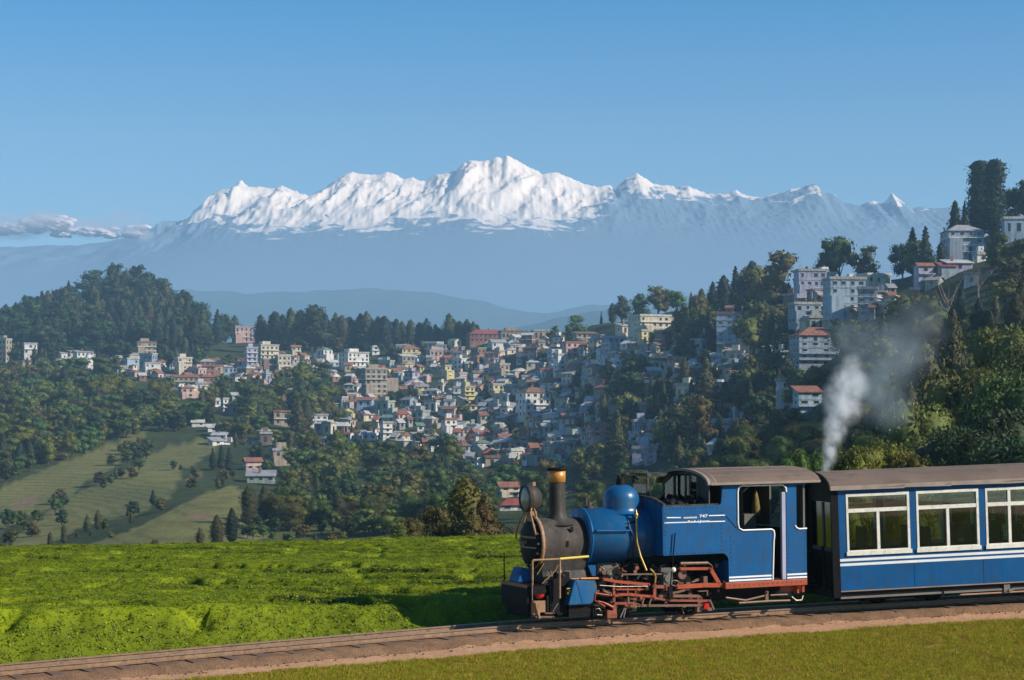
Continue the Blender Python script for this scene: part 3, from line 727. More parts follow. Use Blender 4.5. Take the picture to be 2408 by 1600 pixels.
MID = [('cd0',1414,764,32,0.8),('bd0',1306,800,34,1.2),('bg2',1352,806,66,1.1),('cb0',1610,930,90,1.1),('cb1',1660,965,128,1.2),('bo1',1640,1085,160,1.0),('bo2',1560,950,62,1.1),('cb0',1452,1090,124,1.0),('bo0',1478,1010,90,1.0),('bo1',1530,990,60,1.0),('bd2',1846,832,66,1.2),('cd2',1850,925,98,1.1),('cb1',1822,905,86,0.9),('by1',1920,925,66,1.5),('bo2',1772,836,92,1.0),('bg1',1600,1060,110,1.0),('cb1',1420,1000,80,1.0),
       ('bo0',2075,880,90,1.2),('cd1',1762,1005,110,0.8)]
for k, x, y, h_, w_ in MID: T(k, x, y, h_, 'slope below the crest', w_)
for x, y, h_, k in [(500,1105,52,'cd0'),(520,1105,60,'cd0'),(538,1110,58,'cd0'),(460,1145,26,'cd0'),(360,1190,38,'cd2'),(325,1208,24,'cd0'),(300,1215,22,'cd0'),(230,1250,52,'cb1'),(205,1255,46,'cb1'),(320,1085,46,'bd1'),(345,1080,50,'bg0'),(300,1095,36,'bg1'),(410,1105,22,'bd1'),(425,1108,16,'bd0'),(20,1245,50,'bd2'),(50,1240,40,'bg0'),(130,1210,40,'bg1'),(150,1195,36,'bd0'),(240,1150,26,'bd1'),(260,1140,26,'bg0'),(285,1125,26,'bd0'),(470,1300,60,'cb1'),(510,1290,80,'cb1'),(545,1280,86,'cd2'),(585,1240,100,'cb1'),(620,1230,90,'cb0'),(10,1330,56,'bg0'),(45,1345,52,'cd2'),(90,1335,36,'cb1'),(25,1290,46,'bg1'),(118,1300,50,'cb1'),(150,1280,46,'cb0')]:
    T(k, x, y, h_, 'tea slopes', 1.2)
BARE = [(2228,760,120),(2190,772,90),(2300,700,80)]
for x, y, h_ in BARE: T('bare0', x, y, h_, 'right slope', 1.3)

ZONES = [
 ('wooded hill', [(0,800),(30,775),(130,752),(200,725),(270,702),(330,708),(400,735),(450,770),(482,800),(482,832),(0,838)], 230, (62,92), ['cd0','cd1','cd2','cb1','bd0','bd1','bd2','cb0'], 11, 1.3),
 ('left forest', [(0,868),(250,878),(480,925),(640,905),(760,880),(800,1010),(760,1090),(620,1120),(545,1060),(470,1030),(360,1012),(200,1068),(0,1140)], 350, (40,80), ['bg0','bg1','by0','bo0','bg2','cb1','cd2','bg2','bo1','by1','bd1'], 11, 1.25),
 ('forest below the town', [(560,1130),(700,1080),(900,1075),(1080,1070),(1200,1130),(1240,1230),(1000,1262),(760,1262),(600,1245)], 165, (44,88), ['bg0','bg1','bg1','bo0','bo1','cb1','bg2','bd2','by0','by2'], 16, 1.2),
 ('among the houses', [(480,840),(760,835),(1110,812),(1420,790),(1640,800),(1640,1000),(1400,1080),(1100,1090),(800,1060),(560,1000)], 130, (22,46), ['bg0','bd1','bd2','bg1','bo1','cd0','cb1'], 12, 1.3),
 ('slope below the crest', [(1430,830),(1650,772),(1810,772),(1880,900),(1890,1110),(1280,1130),(1420,960)], 230, (52,105), ['bd0','bd1','cd2','bd0','cb1','bo0','bd2','cd1','bd1','bo2'], 15, 1.15),
 ('right slope', [(1900,800),(2080,800),(2200,700),(2330,590),(2520,560),(2520,1140),(1890,1150)], 190, (80,165), ['bo2','bd1','cb1','bg1','bd0','cb0','bd2','bo0','cb2','cd2'], 24, 1.1),
 ('left band', [(0,822),(480,836),(480,872),(0,880)], 50, (30,50), ['bg0','bd1','cd2','bd2','cb1'], 13, 1.3),
 ('right foot', [(1160,1150),(1900,1110),(2500,1110),(2500,1240),(1160,1240)], 110, (70,140), ['bd1','bg1','bd2','bo0','bg0'], 26, 1.2),
]
HOUSE_RECTS = []
def in_front_of_house(px, py, hp, wp, prob):
    for (x0, x1, y0, y1, big) in HOUSE_RECTS:
        if py > y1-1 and px+wp > x0 and px-wp < x1 and py-hp < y1-0.25*(y1-y0):
            if rng.random() < (0.97 if big else prob): return True
    return False
def fill_trees():
    for zone, poly, n, (h0, h1), keys, gap_, ws in ZONES:
        xs_ = [p[0] for p in poly]; ys_ = [p[1] for p in poly]; pts = []; tries = 0
        while len(pts) < n and tries < n*40:
            tries += 1
            x, y = rng.uniform(min(xs_), max(xs_)), rng.uniform(min(ys_), max(ys_))
            if not inpoly(np.array(x), np.array(y), poly): continue
            if zone not in ('left band','among the houses') and any(inpoly(np.array(x), np.array(y-4), P_) for P_ in (TEA_A, TEA_B, TEA_C, MOUND)): continue
            if any(abs(x-a)+1.4*abs(y-b) < gap_ for a, b in pts): continue
            # clumped rather than even cover
            if vnoise(np.array(x/40.), np.array(y/26.), 77) < 0.22: continue
            hp = h0 + (h1-h0)*rng.random()**1.4
            if in_front_of_house(x, y, hp, hp*0.25, 0.75): continue
            pts.append((x, y)); T(keys[rng.integers(len(keys))], x, y, hp, zone, ws*rng.uniform(0.72, 1.28))
    # scrub along the gullies between the tea gardens
    for line, n in (([(0,1245),(110,1215),(200,1150),(290,1095),(345,1040)], 20), ([(60,1340),(200,1270),(330,1225),(440,1165),(520,1120),(560,1130)], 20), ([(560,1250),(700,1265),(900,1270),(1180,1255)], 44), ([(0,1330),(150,1322),(420,1310)], 26)):
        L_ = np.array(line, float)
        for i in range(n):
            q = rng.uniform(0, len(L_)-1); k = int(q); p = L_[k]*(1-q+k)+L_[k+1]*(q-k)
            T(['bg0','bd1','bo1','bg1','bo0','cb1'][rng.integers(6)], p[0]+rng.normal(0,34), p[1]+rng.normal(0,15), rng.uniform(12,38), 'tea slopes', 1.4)

ORD = 'first second third fourth fifth sixth seventh eighth ninth tenth eleventh twelfth thirteenth fourteenth fifteenth sixteenth seventeenth eighteenth nineteenth twentieth'.split()
for t_ in ('twenty','thirty','forty','fifty','sixty'):
    ORD.append({'twenty':'twenty'}.get(t_) and 'twenty-first' or t_[:-1]+'ieth') if t_ == 'twenty' else ORD.append(t_[:-1]+'ieth')
    ORD += [t_+'-'+o for o in ORD[1 if t_ == 'twenty' else 0:9]]
ZONE_PHRASE = {'ridge row': 'in the row along the ridge', 'wooded hill': 'on the round wooded hill', 'right skyline': 'on the crest against the sky', 'slope below the crest': 'on the shaded slope',
  'tea slopes': 'by the pale tea slopes', 'left forest': 'in the left forest', 'forest below the town': 'in the forest below the town', 'among the houses': 'among the town houses',
  'right slope': 'on the steep right slope', 'left band': 'by the houses under the wooded hill', 'right foot': 'at the slope foot behind the train'}
def place_trees():
    items = []
    for key, px, py, hp, zone, ws, D in TREES:
        p = ground_at(px, py)
        if p is None:                                # just over a crest: step down until the ground is met
            for dy in (3, 6, 10, 15, 22, 32, 45):
                p = ground_at(px, py+dy)
                if p is not None: hp += dy; break
        if p is None: continue
        near = p.y < 330 and hp > 70 and key != 'cy0'
        if near and key[0] in 'cb' and key != 'bare0': key = key[:2].upper() + str(int(key[2]) % 2)
        hm = hp*p.y/F
        items.append((key, px, py, hp, zone, ws, p, hm))
    bykind = {}
    for it in sorted(items, key=lambda i: -i[3]*(1 if -60 < i[1] < 2470 else 0.01)):
        bykind.setdefault(PROTO[it[0]][3], []).append(it)
    rest = []; lab = {}; made = []
    for kind, L_ in bykind.items():
        cap = 240
        rest += L_[cap:]
        for it in L_[:cap]:
            key, px, py, hp, zone, ws, p, hm = it
            crown, trunk, both, knd, word = PROTO[key]
            rz = rng.uniform(0, 6.28)
            if hp > 62:
                o = empty(kind); o.location = p; o.rotation_euler = (0,0,rz); o.scale = (hm*ws, hm*ws, hm)
                for nm, me in (('trunk', trunk), ('crown', crown)):
                    c = bpy.data.objects.new(nm, me); COL.objects.link(c); c.parent = o
            else:
                o = bpy.data.objects.new(kind, both); COL.objects.link(o); o.location = p; o.rotation_euler = (0,0,rz); o.scale = (hm*ws, hm*ws, hm)
            o['category'] = 'tree' if kind != 'shrub' else 'shrub'
            o['group'] = {'conifer_tree':'conifers ','broadleaf_tree':'broadleaf trees ','bare_tree':'bare trees ','shrub':'shrubs '}[kind] + ZONE_PHRASE[zone]
            size = 'tall' if hp > 85 else 'medium' if hp > 48 else 'small'
            row = ''
            if zone in ('wooded hill','left forest','forest below the town','among the houses','slope below the crest','right slope'):
                ys_ = [q[1] for q in next(z for z in ZONES if z[0] == zone)[1]]; f_ = (py-min(ys_))/(max(ys_)-min(ys_))
                row = 'upper ' if f_ < 0.36 else 'middle ' if f_ < 0.68 else 'lower '
            lab.setdefault((size, word, {'conifer_tree':'conifer','broadleaf_tree':'broadleaf tree','bare_tree':'tree','shrub':'shrub'}[kind], row, zone), []).append((px, o))
    for (size, word, knd, row, zone), L_ in lab.items():
        L_.sort(key=lambda q: q[0])
        for i, (px, o) in enumerate(L_):
            ph = ZONE_PHRASE[zone]
            if row: ph = ph.replace('in the ', 'in the '+row).replace('on the ', 'on the '+row) if ('in the ' in ph or 'on the ' in ph) else row+ph
            o['label'] = f'{size} {word} {knd} {ph}' + ('' if len(L_) == 1 else f', {ORD[min(i, len(ORD)-1)]} from left')
            assert i < len(ORD), len(L_)
    # what is past the limit stays one wooded mass
    src = bpy.data.collections.new('forest_tree_shapes')
    keys = sorted({it[0] for it in rest}); idx = {}
    for i, k in enumerate(keys):
        o = bpy.data.objects.new('%03d_forest_tree' % i, PROTO[k][2]); src.objects.link(o); idx[k] = i
    scatter('forest', [it[6] for it in rest], [(0,0,rng.uniform(0,6.28)) for _ in rest], [(it[7]*it[5], it[7]*it[5], it[7]) for it in rest], [idx[it[0]] for it in rest], src,
            'mixed green forest covering the far hillside between the houses and tea slopes')
def scatter(name, pos, rot, scl, idx, coll, label):
    """one object: instances of the shapes in coll on given points"""
    me = bpy.data.meshes.new(name)
    n = len(pos)
    me.vertices.add(n); me.vertices.foreach_set('co', np.array(pos, np.float32).ravel())
    for k, a, t in (('rot', rot, 'FLOAT_VECTOR'), ('scl', scl, 'FLOAT_VECTOR')):
        at = me.attributes.new(k, t, 'POINT'); at.data.foreach_set('vector', np.array(a, np.float32).ravel())
    at = me.attributes.new('idx', 'INT', 'POINT'); at.data.foreach_set('value', np.array(idx, np.int32))
    o = bpy.data.objects.new(name, me); COL.objects.link(o)
    ng = bpy.data.node_groups.new(name, 'GeometryNodeTree')
    ng.interface.new_socket('Geometry', in_out='INPUT', socket_type='NodeSocketGeometry'); ng.interface.new_socket('Geometry', in_out='OUTPUT', socket_type='NodeSocketGeometry')
    gi, go = ng.nodes.new('NodeGroupInput'), ng.nodes.new('NodeGroupOutput')
    m2p = ng.nodes.new('GeometryNodeMeshToPoints'); iop = ng.nodes.new('GeometryNodeInstanceOnPoints'); ci = ng.nodes.new('GeometryNodeCollectionInfo')
    ci.inputs['Collection'].default_value = coll; ci.inputs['Separate Children'].default_value = True; ci.inputs['Reset Children'].default_value = True
    iop.inputs['Pick Instance'].default_value = True
    lk = ng.links.new
    lk(gi.outputs[0], m2p.inputs['Mesh']); lk(m2p.outputs[0], iop.inputs['Points']); lk(ci.outputs[0], iop.inputs['Instance'])
    for nm, t, sk in (('idx','INT','Instance Index'), ('rot','FLOAT_VECTOR','Rotation'), ('scl','FLOAT_VECTOR','Scale')):
        na = ng.nodes.new('GeometryNodeInputNamedAttribute'); na.data_type = t; na.inputs['Name'].default_value = nm
        lk(na.outputs['Attribute'], iop.inputs[sk])
    lk(iop.outputs[0], go.inputs[0])
    md = o.modifiers.new('scatter', 'NODES'); md.node_group = ng
    return tag(o, label, 'forest' if name == 'forest' else None, kind='stuff')
def scatter_faces(obj, coll, density, smin, smax, seed=0, flat=True, attr=None, inv=False):
    """adds instanced sprigs to a surface, keeping the surface itself"""
    ng = bpy.data.node_groups.new(obj.name+'_sprigs', 'GeometryNodeTree')
    ng.interface.new_socket('Geometry', in_out='INPUT', socket_type='NodeSocketGeometry'); ng.interface.new_socket('Geometry', in_out='OUTPUT', socket_type='NodeSocketGeometry')
    nd, lk = ng.nodes.new, ng.links.new
    gi, go, dp, iop, ci, jn = nd('NodeGroupInput'), nd('NodeGroupOutput'), nd('GeometryNodeDistributePointsOnFaces'), nd('GeometryNodeInstanceOnPoints'), nd('GeometryNodeCollectionInfo'), nd('GeometryNodeJoinGeometry')
    dp.inputs['Density'].default_value = density; dp.inputs['Seed'].default_value = seed
    ci.inputs['Collection'].default_value = coll; ci.inputs['Separate Children'].default_value = True; ci.inputs['Reset Children'].default_value = True
    iop.inputs['Pick Instance'].default_value = True
    rs = nd('FunctionNodeRandomValue'); rs.data_type = 'FLOAT'; rs.inputs[2].default_value = smin; rs.inputs[3].default_value = smax
    rr = nd('FunctionNodeRandomValue'); rr.data_type = 'FLOAT_VECTOR'; rr.inputs[0].default_value = (-0.25,-0.25,0); rr.inputs[1].default_value = (0.25,0.25,6.28)
    lk(gi.outputs[0], dp.inputs['Mesh']); lk(dp.outputs['Points'], iop.inputs['Points']); lk(ci.outputs[0], iop.inputs['Instance'])
    lk(rs.outputs[1], iop.inputs['Scale'])
    if flat: lk(rr.outputs[0], iop.inputs['Rotation'])
    else:
        ro = nd('FunctionNodeRotateRotation'); lk(dp.outputs['Rotation'], ro.inputs[0]); lk(rr.outputs[0], ro.inputs[1])
        ro.rotation_space = 'LOCAL'; lk(ro.outputs[0], iop.inputs['Rotation'])
    lk(iop.outputs[0], jn.inputs[0]); lk(gi.outputs[0], jn.inputs[0]); lk(jn.outputs[0], go.inputs[0])
    if attr:
        na = nd('GeometryNodeInputNamedAttribute'); na.data_type = 'FLOAT'; na.inputs['Name'].default_value = attr
        mm = nd('ShaderNodeMath'); mm.operation = 'MULTIPLY_ADD'; mm.inputs[1].default_value = density if not inv else -density*0.9; mm.inputs[2].default_value = 0 if not inv else density*0.9
        lk(na.outputs['Attribute'], mm.inputs[0]); lk(mm.outputs[0], dp.inputs['Density'])
    md = obj.modifiers.new('sprigs', 'NODES'); md.node_group = ng

# leaf sprigs of the tea and tufts of the lawn
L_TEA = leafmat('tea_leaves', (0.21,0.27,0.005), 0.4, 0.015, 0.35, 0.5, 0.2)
L_TEAD = leafmat('old_shaded_tea_leaves', (0.115,0.155,0.007), 0.4, 0.02, 0.25, 0.5, 0.25)  # old leaves, also standing in for shade on the row sides
L_GRASS = leafmat('grass_blades', (0.27,0.26,0.016), 0.45, 0.03, 0.3, 0.7, 0.1)
L_GRASSD = leafmat('dry_grass_blades', (0.38,0.25,0.045), 0.4, 0.03, 0.2, 0.8, 0.1)
tea_coll = bpy.data.collections.new('tea_sprigs')
for i in range(4):
    rg = np.random.default_rng(300+i); mb = MB(); n = 16
    P = np.stack([rg.normal(0,0.055,n), rg.normal(0,0.055,n), rg.uniform(-0.02,0.07,n)], 1)
    leaf_quads(mb, P, np.stack([rg.normal(0,.5,n), rg.normal(0,.5,n), np.ones(n)], 1), 0.075, rg, 0.45, 0, 0.45)
    o = bpy.data.objects.new('%d_sprig' % i, mb.mesh('tea_sprig', [L_TEAD if i == 3 else L_TEA], False)); tea_coll.objects.link(o)
scatter_faces(tea, tea_coll, 150, 0.24, 0.5, 3, flat=False, attr='plucked_lit')
old_shaded_coll = bpy.data.collections.new('old_shaded_tea_sprigs'); old_shaded_coll.objects.link(bpy.data.objects['3_sprig']); old_shaded_coll.objects.link(bpy.data.objects['0_sprig'])
scatter_faces(tea, old_shaded_coll, 190, 0.35, 0.8, 4, flat=False, attr='plucked_lit', inv=True)
gr_coll = bpy.data.collections.new('grass_tufts')
for i in range(4):
    rg = np.random.default_rng(320+i); mb = MB()
    for k in range(22):
        x, y = rg.normal(0,0.05,2); a = rg.uniform(0,6.28); hh_ = rg.uniform(0.025,0.06); w = 0.004; lx_, ly_ = rg.normal(0,0.02,2)
        mb.add([(x-w*math.cos(a), y-w*math.sin(a), 0), (x+w*math.cos(a), y+w*math.sin(a), 0), (x+lx_, y+ly_, hh_)], [(0,1,2)])
    o = bpy.data.objects.new('%d_tuft' % i, mb.mesh('grass_tuft', [L_GRASSD if i == 3 else L_GRASS], False)); gr_coll.objects.link(o)
scatter_faces(lawn, gr_coll, 260, 0.5, 1.0, 5)
# ------------------------------------------------------------------ houses of the hill town
def wallmat(name, col):
    m, nt, ns, lk, b = nodes_of(name)
    f = ramp(nt, noise_tex(nt, 0.35, 5, 0.65), [(0.3, sc3(col, 0.78)), (0.7, sc3(col, 1.1))])
    tc = N(nt, 'ShaderNodeTexCoord'); mp = N(nt, 'ShaderNodeMapping'); mp.inputs['Scale'].default_value = (1.6, 1.6, 0.16); tx = N(nt, 'ShaderNodeTexNoise'); tx.inputs['Scale'].default_value = 1.0; tx.inputs['Detail'].default_value = 4
    lk.new(tc.outputs['Object'], mp.inputs[0]); lk.new(mp.outputs[0], tx.inputs['Vector'])
    c = mixc(nt, 0.75, f, ramp(nt, tx.outputs['Fac'], [(0.38, (0.62,0.60,0.57)), (0.55, (1.0,1.0,1.0))]), 'MULTIPLY')
    lk.new(c, b.inputs['Base Color']); b.inputs['Roughness'].default_value = 0.9; b.inputs['Specular IOR Level'].default_value = 0.2
    return m
WALLS = {'white': (0.72,0.70,0.66), 'cream': (0.62,0.55,0.42), 'tan stone': (0.40,0.33,0.25), 'grey': (0.36,0.36,0.36), 'pale blue': (0.38,0.48,0.56), 'yellow': (0.60,0.52,0.27), 'pink': (0.58,0.38,0.34), 'lavender': (0.42,0.42,0.54), 'brick red': (0.30,0.155,0.12), 'weathered brown': (0.26,0.19,0.14), 'green grey': (0.34,0.41,0.36), 'bluish grey': (0.30,0.36,0.42)}
ROOFS = {'grey tin': (0.36,0.36,0.37), 'rust red': (0.33,0.145,0.10), 'red': (0.33,0.09,0.075), 'brown': (0.25,0.15,0.10), 'pale tin': (0.58,0.57,0.54), 'flat concrete': (0.42,0.40,0.37), 'green tin': (0.16,0.28,0.20)}
MW = {k: wallmat('wall_'+k.replace(' ','_'), v) for k, v in WALLS.items()}
MR = {k: wallmat('roof_'+k.replace(' ','_'), v) for k, v in ROOFS.items()}
M_PANE = paint('dark_window_pane', (0.035,0.045,0.055), 0.15, var=0.3, scale=0.7)
M_TRIM = wallmat('white_trim', (0.74,0.73,0.70))
HOUSES = []
def make_house(px, py, wp, hp, wall, roof, rkind, yaw, label=None, big=False, floors=None, dep=None, trim=None):
    p = ground_at(px, py)
    if p is None: return None
    k = p.y/F
    w, h = wp*k, hp*k
    fl = floors or max(1, int(round(h/3.0))); fh = h/fl; d = (dep or min(w*0.8, 11))
    hm_ = empty('house', Matrix.Translation(p) @ Matrix.Rotation(R(yaw), 4, 'Z'))
    rh = 0 if rkind == 'flat' else min(0.24*d, 2.6) if rkind != 'shed' else 1.2
    H = h - rh*0.6
    fh = H/fl
    y0, y1 = -d/2, d/2
    b = MB(); b.box(-w/2, w/2, y0, y1, -7, H)
    slab_m = 1
    for i in range(1, fl):                           # floor bands and open galleries
        b.box(-w/2-0.12, w/2+0.12, y0-(0.75 if rng.random() < 0.45 else 0.14), y1+0.1, i*fh-0.14, i*fh+0.10, slab_m)
    if rng.random() < 0.4 and fl > 1:
        b.box(-w/2, -w/2+w*0.38, y0-1.3, y0-0.002, -6, H*rng.uniform(0.45, 0.8))
    if rng.random() < 0.45 and not big:              # a lower wing stepped down the slope
        b.box(w/2+0.002, w/2+w*rng.uniform(0.3, 0.6), y0+0.4, y1-0.8, -7, H*rng.uniform(0.35, 0.75))
    if rng.random() < 0.35 and not big and rkind == 'flat':
        b.box(-w*0.3, w*0.15, -d*0.2, d*0.35, H+0.23, H+2.5)
    b.build('wall', [MW[wall], M_TRIM if (trim or rng.random() < 0.5) else MW[wall]], hm_)
    nw = max(1, int(w/2.3)); nd_ = max(1, int(d/2.6)); wins = []
    for i in range(fl):
        z0, z1 = i*fh+fh*0.30, i*fh+fh*0.78
        for j in range(nw):
            cx_ = -w/2 + (j+0.5)*w/nw + rng.uniform(-.12,.12); ww = rng.uniform(0.42, 0.66)
            if rng.random() < 0.9: wins.append((cx_-ww, cx_+ww, y0-0.035, y0+0.02, z0 if rng.random() < .85 else z0-fh*0.25, z1))
        for j in range(nd_):
            cy_ = y0 + (j+0.5)*d/nd_
            for sx_ in (1, -1):
                if rng.random() < 0.8: wins.append((sx_*w/2-(0.02 if sx_ > 0 else 0.035), sx_*w/2+(0.035 if sx_ > 0 else 0.02), cy_-0.5, cy_+0.5, z0, z1))
    if big:
        for q in wins:
            f_ = MB(); f_.box(*q)
            wo = f_.build('window', M_PANE, hm_)
            x0,x1,ya,yb,z0,z1 = q; s_ = MB()
            if yb-ya < 0.2: rect = (x0-0.08, x1+0.08, ya-0.06, ya+0.03)
            else: rect = ((x1-0.03, x1+0.06) if x0 > 0 else (x0-0.06, x0+0.03)) + (ya-0.08, yb+0.08)
            s_.box(*rect, z0-0.12, z0-0.005); s_.build('sill', M_TRIM, wo)
            s_ = MB(); s_.box(*rect, z1+0.005, z1+0.1); s_.build('lintel', M_TRIM, wo)
    elif wins:
        f_ = MB()
        for q in wins: f_.box(*q)
        wo = f_.build('window_glazing', M_PANE, hm_); wo['kind'] = 'stuff'
    r_ = MB(); ov = 0.45
    if rkind == 'flat':
        r_.box(-w/2-0.3, w/2+0.3, y0-0.3, y1+0.3, H+0.003, H+0.22); t_ = 0.15
        for q in ((-w/2-0.3,w/2+0.3,y0-0.3,y0-0.3+t_), (-w/2-0.3,w/2+0.3,y1+0.3-t_,y1+0.3), (-w/2-0.3,-w/2-0.3+t_,y0-0.3+t_,y1+0.3-t_), (w/2+0.3-t_,w/2+0.3,y0-0.3+t_,y1+0.3-t_)): r_.box(*q, H+0.22, H+0.8)
    elif rkind == 'gable':
        for s_ in (-1, 1):
            ye = s_*(d/2+ov); ze = H-ov*rh/(d/2)
            a, c_ = sorted((0, 1)); 
            V = [(-w/2-ov,0,H+rh),(w/2+ov,0,H+rh),(w/2+ov,ye,ze),(-w/2-ov,ye,ze)]
            V += [(x,y,z+0.14) for x,y,z in V]
            r_.add(V, [(0,1,2,3),(7,6,5,4),(0,4,5,1),(1,5,6,2),(2,6,7,3),(3,7,4,0)])
        r_.add([(-w/2,y0,H),(-w/2,y1,H),(-w/2,0,H+rh-0.01),(w/2,y0,H),(w/2,y1,H),(w/2,0,H+rh-0.01)], [(0,1,2),(5,4,3)], 1)
    elif rkind == 'hip':
        e = min(w, d)*0.42
        V = [(-w/2-ov,y0-ov,H-0.1),(w/2+ov,y0-ov,H-0.1),(w/2+ov,y1+ov,H-0.1),(-w/2-ov,y1+ov,H-0.1),(-w/2+e,0,H+rh),(w/2-e,0,H+rh)]
        r_.add(V, [(0,1,5,4),(1,2,5),(2,3,4,5),(3,0,4),(3,2,1,0)])
    else:
        V = [(-w/2-ov,y0-ov,H-0.15),(w/2+ov,y0-ov,H-0.15),(w/2+ov,y1+ov,H+rh),(-w/2-ov,y1+ov,H+rh)]
        V += [(x,y,z+0.16) for x,y,z in V]
        r_.add(V, [(3,2,1,0),(4,5,6,7),(0,1,5,4),(1,2,6,5),(2,3,7,6),(3,0,4,7)])
        r_.add([(-w/2,y0,H-0.3),(-w/2,y1,H-0.3),(-w/2,y1,H+rh-0.15),(w/2,y0,H-0.3),(w/2,y1,H-0.3),(w/2,y1,H+rh-0.15)], [(0,1,2),(5,4,3)], 1)
    ro = r_.build('roof', [MR[roof], MW[wall]], hm_)
    if rng.random() < 0.5 and w > 5:                 # water tank or chimney
        t_ = MB(); cx_ = rng.uniform(-w/4, w/4)
        if rkind == 'flat': t_.tube([(cx_, 0, H+0.225), (cx_, 0, H+1.5)], 0.6, 10); t_.build('water_tank', M_DARKTANK, ro)
        else: t_.box(cx_-0.3, cx_+0.3, -0.3, 0.3, H+0.2, H+rh+0.9); t_.build('chimney', MW['brick red'], ro)
    hm_['category'] = 'house'; hm_['group'] = 'houses of the hill town'
    HOUSES.append([hm_, px, py, fl, wall, roof, rkind, label])
    HOUSE_RECTS.append((px-wp/2, px+wp/2, py-hp, py, big or label is not None))
    return hm_
M_DARKTANK = paint('black_tank', (0.03,0.03,0.035), 0.6)
